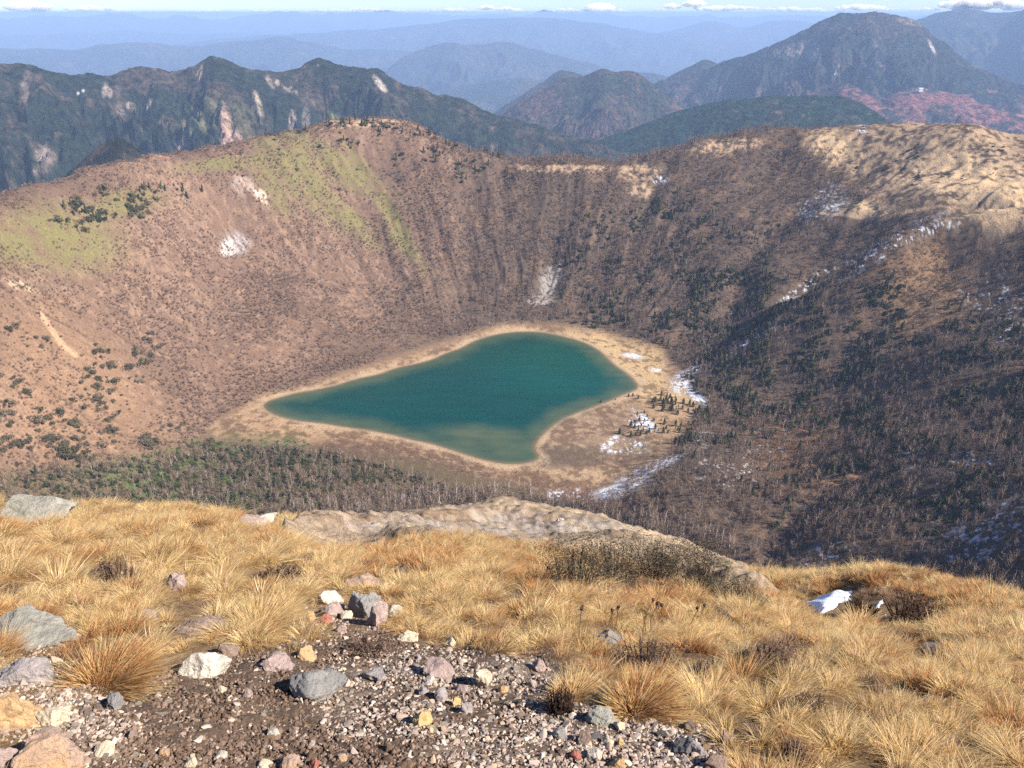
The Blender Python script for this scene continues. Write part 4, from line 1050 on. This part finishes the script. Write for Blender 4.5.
# snow
M_snow = mat('old snow', (.82, .85, .90), rough=.6, spec=.3, nscale=6, namt=.06, bump=(7, .06))
def snow(outline, thick, label, rmax=40, rmin=1.2, step=.5, fn=None):
    P = chaikin(outline, 1); x, y, z, ok = hit(P[:, 0], P[:, 1], rmin, rmax)
    poly = np.c_[x, y][ok]; g = np.linspace(0, 1, 46)
    X, Y = np.meshgrid(poly[:, 0].min() + g * np.ptp(poly[:, 0]), poly[:, 1].min() + g * np.ptp(poly[:, 1]))
    s = sdist(X, Y, poly); sc_ = math.sqrt(np.ptp(poly[:, 0]) * np.ptp(poly[:, 1])); k = smooth(0, .3 * sc_, -s + fbm(X / (sc_ * .15), Y / (sc_ * .15), 3, 97) * .06 * sc_)
    Z = zfore(X, Y) - .12 + (thick + .12) * np.sqrt(k) + fbm(X / (sc_ * .3), Y / (sc_ * .3), 3, 95) * thick * .35 * k
    Fq = grid_faces(46, 46); m = (s.ravel()[Fq] < .04 * sc_).all(1)
    me = mesh_np('snow_patch', np.c_[X.ravel(), Y.ravel(), Z.ravel()], Fq[m]); o = link('snow_patch', me, M_snow); return tag(o, label, 'snow')
SN1 = [(797,604),(806,598),(826,594),(845,590),(856,584),(865,590),(860,600),(848,605),(838,612),(826,616),(812,616),(802,611)]
SN2 = [(868,609),(876,601),(884,597),(890,603),(882,608),(874,612)]
SN3 = [(881,612),(889,611),(891,620),(888,630),(881,626)]
snow(SN1, .25, 'long white snow drift on the grassy brow, largest of the near snow')
snow(SN2, .2, 'small snow cap on the edge of the dark hollow right of the long drift')
snow(SN3, .2, 'narrow strip of snow hanging down inside the dark hollow')
snow([(794,601),(798,598),(803,600),(801,605),(796,605)], .12, 'little snow lump at the tip of the long drift')

# ---------------------------------------------------------------- grass
def tuft(seed, n, h, rad, spread, wind=.35, w=.0035, segs=3, droop=.5):
    R = np.random.default_rng(seed)
    a = R.uniform(0, 6.283, n); q = np.sqrt(R.random(n)) * rad
    bx, by = np.cos(a) * q, np.sin(a) * q
    out = q / rad * spread
    L = h * R.uniform(.55, 1.1, n); dirx = np.cos(a) * out + wind * R.uniform(.5, 1.2, n) + R.normal(0, .13, n); diry = np.sin(a) * out + R.normal(0, .13, n)
    side = R.uniform(0, 6.283, n); V = []
    for k in range(segs + 1):
        t = k / segs; off = L * (t * .55 + droop * t * t)
        z = L * (t * 1.0 - droop * .55 * t * t); x = bx + dirx * off; y = by + diry * off
        ww = w * (1 - .75 * t)
        V.append(np.c_[x - np.cos(side) * ww, y - np.sin(side) * ww, z - .03 * (t == 0)]); V.append(np.c_[x + np.cos(side) * ww, y + np.sin(side) * ww, z - .03 * (t == 0)])
    V = np.stack(V, 1); F0 = []
    for k in range(segs): F0.append((2 * k, 2 * k + 1, 2 * k + 3, 2 * k + 2))
    Fa = (np.arange(n)[:, None, None] * (2 * segs + 2) + np.array(F0)[None]).reshape(-1, 4)
    g_ = np.random.default_rng(seed + 5); v_ = g_.choice([.45, .75, 1.0, 1.0, 1.2], n)[:, None] * g_.uniform(.85, 1.1, (n, 1)); cc = np.concatenate([v_, v_ * g_.uniform(.88, 1.03, (n, 1)), v_ * g_.uniform(.7, 1.15, (n, 1))], 1)
    global LASTC; LASTC = np.repeat(cc, 2 * segs + 2, 0)
    return V.reshape(-1, 3), Fa
def tuft_mesh(name, a, k, m):
    V, Fa = tuft(*a, **k); me = mesh_np(name, V, Fa, LASTC, smooth_=False); me.materials.append(m); return me
M_straw = mat('straw grass', vmul=True, rough=.75, spec=.15, transl=.45, rand=[(0, (.52, .36, .18)), (.3, (.76, .58, .29)), (.7, (.88, .72, .41)), (.9, (.72, .50, .25)), (1, (.52, .33, .17))])
M_rust = mat('rusty grass', vmul=True, rough=.8, spec=.1, transl=.2, rand=[(0, (.36, .17, .07)), (.5, (.50, .26, .10)), (1, (.42, .24, .12))])
M_dead = mat('dead grey grass', vmul=True, rough=.9, spec=.05, transl=.1, rand=[(0, (.16, .10, .065)), (.5, (.24, .16, .11)), (1, (.32, .23, .16))])
TU = [tuft_mesh('tuft', (700 + k, 120, .105 + .02 * (k % 3), .07, 1.0), dict(wind=.55 + .4 * (k % 2), w=.0026, droop=.5), M_straw) for k in range(6)]
TU += [tuft_mesh('tuft', (710 + k, 100, .11, .07, 1.0), dict(wind=.5, w=.0026), M_rust) for k in range(2)]
TU += [tuft_mesh('tuft', (720 + k, 70, .06, .09, 1.5), dict(wind=.3, w=.0026), M_dead) for k in range(2)]

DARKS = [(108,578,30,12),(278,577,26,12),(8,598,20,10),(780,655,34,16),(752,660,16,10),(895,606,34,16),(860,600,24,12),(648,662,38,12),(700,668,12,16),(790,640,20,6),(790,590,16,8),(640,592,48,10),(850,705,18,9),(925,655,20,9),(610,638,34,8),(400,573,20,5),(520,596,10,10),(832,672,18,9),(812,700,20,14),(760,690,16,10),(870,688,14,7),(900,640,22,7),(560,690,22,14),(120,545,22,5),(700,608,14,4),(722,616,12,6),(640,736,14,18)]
RUSTS = [(100,665,46,34),(600,688,46,34),(640,700,26,26),(520,572,26,16),(545,590,24,12),(650,598,60,12),(860,590,60,12),(940,600,70,20),(760,595,40,12),(255,520,26,8),(400,560,60,18),(130,640,20,30)]
def grass_points(n, r0, r1, seed):
    R = np.random.default_rng(seed); az = R.uniform(-.80, .80, n); r = np.sqrt(R.uniform(r0 * r0, r1 * r1, n)); x = np.sin(az) * r; y = np.cos(az) * r
    z = zfore(x, y); px, py = project(x, y, z)
    mso, mgr, msh = fore_masks(px, py); mso = mso * smooth(9, 6, r); mgr = mgr * smooth(9, 6, r); msh = msh * smooth(9, 12, r)
    keep = 1 - np.maximum(np.maximum(mso, mgr), msh * .95)
    keep = keep * (1 - .9 * blob(px, py, 335, 622, 62, 24)) * (1 - blob(px, py, 40, 728, 72, 56, soft=.2)) * (1 - .95 * blob(px, py, 690, 745, 42, 20)) * (1 - .8 * blob(px, py, 180, 620, 60, 12, soft=.3))
    for (cx, cy, w_, h_) in ROCKS:
        if w_ > 8: keep = keep * (1 - blob(px, py, cx, cy + h_ * .3, w_ * 1.02, h_ * 1.0, soft=.12))
    for S in (SN1, SN2, SN3): keep = keep * (1 - in_poly(px, py - 11, S, 7)) * (1 - in_poly(px, py, S, 3))
    keep = keep * (1 - .97 * smooth(17.5, 19, r) * (px > 440) * (px < 790))
    return x, y, z, px, py, r, keep, R
X_, Y_, Z_, R3, S3, I3 = [], [], [], [], [], []
for n_, r0, r1, sd0, sc0 in [(14000, 2.0, 6.5, 31, .66), (34000, 6.5, 13, 32, .85), (24000, 13, 24, 33, 1.05)]:
    x, y, z, px, py, r, keep, R = grass_points(n_, r0, r1, sd0)
    dk = np.zeros(len(x)); ru = np.zeros(len(x))
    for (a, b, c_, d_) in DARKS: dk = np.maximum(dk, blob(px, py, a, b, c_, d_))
    for (a, b, c_, d_) in RUSTS: ru = np.maximum(ru, blob(px, py, a, b, c_, d_))
    lump = fbm(x / .45, y / .45, 3, 400); big = fbm(x / 1.6, y / 1.6, 3, 401)
    cs = .29 if r0 < 5 else (.33 if r0 < 10 else .5)     # tussock spacing
    gx_, gy_ = np.floor(x / cs), np.floor(y / cs); bd = np.full(len(x), 9.0); ox = np.zeros(len(x)); oy = np.zeros(len(x)); hid = np.zeros(len(x))
    for ddx in (-1, 0, 1):
        for ddy in (-1, 0, 1):
            cx_ = (gx_ + ddx + .5 + (_h(gx_ + ddx, gy_ + ddy, 61) - .5) * .8) * cs; cy_ = (gy_ + ddy + .5 + (_h(gx_ + ddx, gy_ + ddy, 62) - .5) * .8) * cs
            d_ = np.hypot(x - cx_, y - cy_); m_ = d_ < bd; bd = np.where(m_, d_, bd); ox = np.where(m_, x - cx_, ox); oy = np.where(m_, y - cy_, oy); hid = np.where(m_, _h(gx_ + ddx, gy_ + ddy, 63), hid)
    q_ = bd / cs
    keep = keep * (1 - .75 * smooth(.42, .62, q_)) * np.where(hid < .08, .25, 1)
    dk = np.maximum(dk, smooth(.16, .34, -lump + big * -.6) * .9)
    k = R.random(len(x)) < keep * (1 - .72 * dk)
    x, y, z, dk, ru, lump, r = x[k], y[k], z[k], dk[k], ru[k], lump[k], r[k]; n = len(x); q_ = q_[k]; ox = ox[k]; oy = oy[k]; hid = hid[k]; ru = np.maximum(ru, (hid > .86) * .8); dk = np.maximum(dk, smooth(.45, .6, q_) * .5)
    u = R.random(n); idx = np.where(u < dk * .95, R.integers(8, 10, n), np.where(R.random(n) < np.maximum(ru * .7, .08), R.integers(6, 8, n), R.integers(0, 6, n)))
    s = sc0 * R.uniform(.7, 1.15, n) * (1 + .7 * np.clip(lump, -.35, .6)) * (1.35 - 1.25 * np.clip(q_, 0, .7)) * (.75 + .6 * np.abs(hid - .5) * 2)
    windaz = np.arctan2(oy / cs * 2.2 - .25, ox / cs * 2.2 + .35)
    X_.append(np.c_[x, y, z]); R3.append(np.c_[R.normal(0, .12, n), R.normal(0, .12, n), windaz + R.normal(0, .6, n)]); S3.append(np.c_[s, s, s * R.uniform(.8, 1.15, n)]); I3.append(idx)
Pn = np.concatenate(X_); print('GRASS', len(Pn))
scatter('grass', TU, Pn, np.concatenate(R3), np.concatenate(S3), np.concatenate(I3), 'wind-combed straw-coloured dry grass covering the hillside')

def place_at(px, py, rmax=40):
    x, y, z, ok = hit(px, py, 1.2, rmax); return float(x[0]), float(y[0]), float(z[0])
# big tussocks one can tell apart
for (px_, py_, w_, lab, m_, sd_) in [(108,686,60,'round rust-centred tussock fringed with pale blades beside the flat grey-green slab',M_rust,1),(262,632,50,'dome-shaped olive-gold tussock above the pinkish wedge rock',M_straw,2),(640,712,46,'tall rusty tussock hanging over the gravel beside the domed rock',M_rust,3),(575,700,34,'low brownish tussock just left of the domed rock',M_straw,4),(400,556,0,'',None,5)]:
    if not m_: continue
    x, y, z = place_at(px_, py_); m = px_size(x, y, z); rad = w_ * m * .42
    root = bpy.data.objects.new('grass_tussock', None); C.objects.link(root); root.location = (x, y, z); root.empty_display_size = .1
    V, Fa = tuft(800 + sd_, 2400, w_ * m * .40, rad * 1.1, 1.2, wind=.45, w=.0019); b_ = link('blades', mesh_np('blades', V, Fa, LASTC, smooth_=False), m_, parent=root)
    V, Fa = tuft(820 + sd_, 1500, w_ * m * .42, rad * 1.25, 1.6, wind=.55, w=.0022); ob = link('outer_blades', mesh_np('outer_blades', V, Fa, LASTC, smooth_=False), M_straw, parent=root); ob['label'] = 'pale straw fringe of blades'
    tag(root, lab, 'tussock')

# low woody shrubs
M_heath = mat('leafless heath twigs', rough=.95, spec=.05, rand=[(0, (.07, .045, .035)), (.5, (.13, .085, .065)), (1, (.19, .13, .10))])
M_pine = mat('dwarf pine needles', rough=.85, spec=.1, rand=[(0, (.075, .062, .042)), (.5, (.12, .098, .07)), (1, (.17, .135, .10))])
def bush(name, px_, py_, w_, h_, lab, seed, kind, cat='shrub', rmax=40):
    x, y, z = place_at(px_, py_ + h_ * .35, rmax); m = px_size(x, y, z); rx = w_ * m / 2; rz = h_ * m / 2
    root = bpy.data.objects.new(name, None); C.objects.link(root); root.location = (x, y, z); root.empty_display_size = .1
    V = []; Fa = []; R = random.Random(seed); ns = 60 if kind == 'heath' else 26
    for k in range(ns):
        a = R.random() * 6.283; q = math.sqrt(R.random()) * .95; el = R.uniform(.5, 1.0)
        bx_, by_ = math.cos(a) * q * rx * .6, math.sin(a) * q * rx * .6; tx, ty, tz = math.cos(a) * q * rx, math.sin(a) * q * rx, rz * 1.9 * math.sqrt(max(0, 1 - q * q * .8)) * R.uniform(.7, 1.05)
        tri_cone(V, Fa, (bx_, by_, -.05), (tx, ty, tz), .012 * m / .01, .004 * m / .01)
        if kind == 'heath':
            for j in range(7):
                t = R.uniform(.3, .95); p0 = (bx_ + (tx - bx_) * t, by_ + (ty - by_) * t, tz * t); tri_cone(V, Fa, p0, (p0[0] + R.gauss(0, .13) * rx, p0[1] + R.gauss(0, .13) * rx, p0[2] + R.uniform(.05, .35) * rz), .0035 * m / .01, .0012 * m / .01)
    link('twigs', proto_mesh('twigs', np.array(V), Fa, [M_heath]), parent=root)
    if kind == 'pine':
        V, Fq = leafy(seed, 9000, rx, rz * 1.25, m * .65, zc=rz * 1.0, lumps=12); link('foliage', proto_mesh('foliage', V, Fq, [M_pine]), parent=root)
    elif kind == 'heath':
        V, Fq = leafy(seed, 500, rx * .85, rz * .8, m * 1.0, zc=rz * .6, lumps=9); link('foliage', proto_mesh('foliage', V, Fq, [M_heath]), parent=root)
    tag(root, lab, cat); return root
for i, b in enumerate([
    ('dwarf_pine', 572, 570, 74, 52, 'grey-green dwarf shrub mass at the foot of the far rock shelf, leftmost of the row', 'pine'),
    ('dwarf_pine', 618, 566, 60, 56, 'dense grey-green dwarf shrub with a dark cleft below the rock shelf', 'pine'),
    ('dwarf_pine', 655, 564, 60, 46, 'dark green dwarf shrub right under the shelf edge', 'pine'),
    ('dwarf_pine', 700, 582, 64, 46, 'brownish dwarf shrub low on the slope past the shelf', 'pine'),
    ('dwarf_pine', 735, 596, 50, 30, 'wiry dwarf shrub where the shelf runs out above the grass', 'pine'),
    ('heath_shrub', 112, 574, 48, 22, 'dark dry heath clump in the straw grass near the left boulder', 'heath'),
    ('heath_shrub', 282, 576, 44, 20, 'dark twiggy heath clump just above the stone cluster', 'heath'),
    ('heath_shrub', 778, 660, 62, 40, 'large dark brown heath clump in the middle of the right-hand grass', 'heath'),
    ('heath_shrub', 748, 660, 30, 20, 'smaller brown heath clump touching the large dark one', 'heath'),
    ('heath_shrub', 858, 612, 42, 26, 'dark olive heath bush leaning on the long snow drift', 'heath'),
    ('heath_shrub', 912, 610, 60, 28, 'dark reddish heath bush beside the narrow snow strip', 'heath'),
    ('heath_shrub', 648, 660, 76, 26, 'black-shadowed heath clump filling the hollow above the domed rock', 'heath'),
    ('heath_shrub', 700, 672, 22, 28, 'small upright dark heath clump right of the hollow', 'heath'),
    ('heath_shrub', 722, 617, 20, 12, 'small dark heath tuft on the open grass under the shelf', 'heath'),
    ('heath_shrub', 808, 706, 40, 30, 'olive-brown heath clump low in the right-hand grass', 'heath'),
    ('heath_shrub', 790, 752, 30, 34, 'dark heath clump at the lower edge in the right-hand grass', 'heath'),
    ('heath_shrub', 400, 575, 30, 9, 'low brown heath patch above the rounded white stone', 'heath'),
    ('heath_shrub', 560, 700, 34, 34, 'grey twiggy heath clump where the gravel ends at the grass', 'heath'),
    ('heath_shrub', 365, 648, 44, 14, 'low grey-brown heath over the largest grey block', 'heath')]):
    bush(b[0], b[1], b[2], b[3], b[4], b[5], 900 + i, b[6])

# standing dry flower stalks
M_stalk = mat('dry stalk', (.16, .095, .06), rough=.9); M_head = mat('dry flower head', (.11, .06, .045), rough=.95)
for i, (px_, py_, h_, lab) in enumerate([
    (576,640,44,'tall thin dry stalk leaning on its own left of the others'), (613,632,32,'dry flower stalk with a forked top above the grey stony patch'), (606,628,24,'short dry stalk close behind the forked one'),
    (640,650,60,'tallest dry stalk rising out of the dark hollow'), (648,633,36,'dry stalk with a reddish seed head in the middle of the meadow'), (688,632,36,'dark dry stalk with a thick brown seed head right of the hollow'),
    (657,622,24,'small dry stalk beyond the reddish seed head'), (700,622,22,'thin stalk with a tiny tip near the lone heath tuft'), (541,594,30,'thin dry stalk at the rusty grass under the shelf')]):
    x, y, z = place_at(px_, py_); m = px_size(x, y, z); h = h_ * m; R = random.Random(i)
    root = bpy.data.objects.new('dry_flower_stalk', None); C.objects.link(root); root.location = (x, y, z); root.empty_display_size = .1
    V = []; Fa = []; p = np.zeros(3)
    for k in range(4):
        q = p + np.array([R.gauss(.03, .03) * h, R.gauss(0, .03) * h, h / 4]); tri_cone(V, Fa, p, q, m * .55, m * .45); p = q
    for k in range(4): 
        b0 = np.array((0, 0, h * R.uniform(.5, .9))); tri_cone(V, Fa, b0, b0 + (R.gauss(0, .08) * h, R.gauss(0, .05) * h, .12 * h), m * .3, m * .15)
    link('stem', proto_mesh('stem', np.array(V), Fa, [M_stalk]), parent=root)
    V, Fq = leafy(950 + i, 60, m * 1.8, m * 3.2, m * .9, zc=0, lumps=3); V = V + p
    link('seed_head', proto_mesh('seed_head', V, Fq, [M_head]), parent=root); tag(root, lab, 'dry plant')

# clouds along the horizon, far beyond the haze
M_cloud = bpy.data.materials.new('cloud vapour'); M_cloud.use_nodes = True; Nc = M_cloud.node_tree.nodes; Nc.remove(Nc['Principled BSDF'])
cv = Nc.new('ShaderNodeVolumePrincipled'); cv.inputs['Color'].default_value = (1, 1, 1, 1); cv.inputs['Density'].default_value = .006; M_cloud.node_tree.links.new(cv.outputs[0], Nc['Material Output'].inputs['Volume'])
V_ = []; F_ = []; nv = 0; Rc = np.random.default_rng(3); D_ = 66000
def puff(px, py, w, h):
    global nv
    for k in range(max(6, int(w / 1.5))):
        v, f = ICO[3]; v = v.copy(); u = Rc.uniform(-1, 1); ccx = px + u * w / 2; rr_ = h * Rc.uniform(.35, .6) * (1.15 - abs(u) * .7)
        v = v * (1 + .25 * noise3(v, 2.5, k)[:, None]); c = at_r(ccx, py + Rc.uniform(-.1, .3) * h, D_ + Rc.uniform(-800, 800)); m = D_ / F
        V_.append(v * (rr_ * m * 2.0, rr_ * m, rr_ * m * .8) + np.array([float(t) for t in c])); F_.append(f + nv); nv += len(v)
for q in [(200,11,60,4),(90,9,50,5),(340,11,70,4),(450,10,50,4),(570,10,60,3),(720,8,60,5),(790,9,70,4),(860,7,50,5),(28,6,42,8),(40,12,24,3),(12,13,20,3),(120,11,30,4),(148,13,16,3),(212,13,10,5),(185,14,16,3),(262,12,18,5),(300,12,60,2.5),(366,9,30,4),(400,11,26,3),(486,7,14,5),(505,9,20,4),(600,8,20,10),(622,11,14,4),(518,10,12,4),(672,6,14,5),(694,3,20,6),(660,9,14,3),(745,8,50,3),(560,12,30,2),(960,4,40,7),(985,2,60,9),(1015,5,40,8),(925,9,30,3),(820,11,60,2.5),(880,9,40,3)]: puff(*q)
tag(link('clouds', mesh_np('clouds', np.concatenate(V_), np.concatenate(F_)), M_cloud), 'small white clouds lined up along the horizon', 'clouds', kind='stuff')
# ================================================================= light, sky, haze, camera
SUN_AZ, SUN_EL = 110.0, 40.0      # clockwise from the view direction, above the horizon
w = bpy.data.worlds.new('World'); sc.world = w; w.use_nodes = True
nt = w.node_tree; bg = nt.nodes['Background']; sky = nt.nodes.new('ShaderNodeTexSky')
sky.sky_type = 'NISHITA'; sky.sun_disc = False; sky.sun_elevation = math.radians(SUN_EL); sky.sun_rotation = math.radians(SUN_AZ)
sky.altitude = 2500; sky.air_density = 1.0; sky.dust_density = 0; sky.ozone_density = 3
tint = nt.nodes.new('ShaderNodeVectorMath'); tint.operation = 'MULTIPLY'; tint.inputs[1].default_value = (.88, .98, 1.18)
nt.links.new(sky.outputs[0], tint.inputs[0]); nt.links.new(tint.outputs[0], bg.inputs['Color']); bg.inputs['Strength'].default_value = .068
sd_ = bpy.data.lights.new('sun', 'SUN'); sd_.energy = 5.0; sd_.angle = math.radians(.53); sd_.color = (1.0, .93, .82)
so = bpy.data.objects.new('sun', sd_); C.objects.link(so)
a = math.radians(SUN_AZ); e = math.radians(SUN_EL)
from mathutils import Vector
d = Vector((math.sin(a) * math.cos(e), math.cos(a) * math.cos(e), math.sin(e)))
so.rotation_euler = (-d).to_track_quat('-Z', 'Y').to_euler(); so.location = (20, -10, 40)

def box_mesh(name, x0, x1, y0, y1, z0, z1):
    V = [(a, b, c) for c in (z0, z1) for b in (y0, y1) for a in (x0, x1)]
    Fq = [(0, 2, 3, 1), (4, 5, 7, 6), (0, 1, 5, 4), (2, 6, 7, 3), (0, 4, 6, 2), (1, 3, 7, 5)]
    return mesh_np(name, V, Fq, smooth_=False)
HAZE = 0.000066
mh_ = bpy.data.materials.new('haze air'); mh_.use_nodes = True; N = mh_.node_tree.nodes; N.remove(N['Principled BSDF'])
pv = N.new('ShaderNodeVolumePrincipled'); pv.inputs['Color'].default_value = (.47, .66, 1.0, 1); pv.inputs['Density'].default_value = HAZE; pv.inputs['Anisotropy'].default_value = 0.0
pv.inputs['Absorption Color'].default_value = (0, 0, 0, 1)
mh_.node_tree.links.new(pv.outputs[0], N['Material Output'].inputs['Volume'])
tag(link('haze', box_mesh('haze', -50000, 50000, -50000, 50000, -1500, 40), mh_), 'thin blue haze over the far mountains', 'haze', kind='stuff')

cam = bpy.data.cameras.new('camera'); cam.sensor_fit = 'HORIZONTAL'; cam.sensor_width = 36; cam.lens = 36 * F / 1024
cam.clip_start = .05; cam.clip_end = 200000
co = bpy.data.objects.new('camera', cam); C.objects.link(co); co.location = (0, 0, 0); co.rotation_euler = (math.pi / 2 - PITCH, 0, 0)
sc.camera = co
vs = sc.view_settings; vs.view_transform = 'Standard'; vs.look = 'None'; vs.exposure = 1.07; vs.gamma = 1; vs.use_curve_mapping = False
sc.cycles.max_bounces = 8; sc.cycles.volume_bounces = 4; sc.cycles.diffuse_bounces = 3; sc.cycles.use_denoising = False
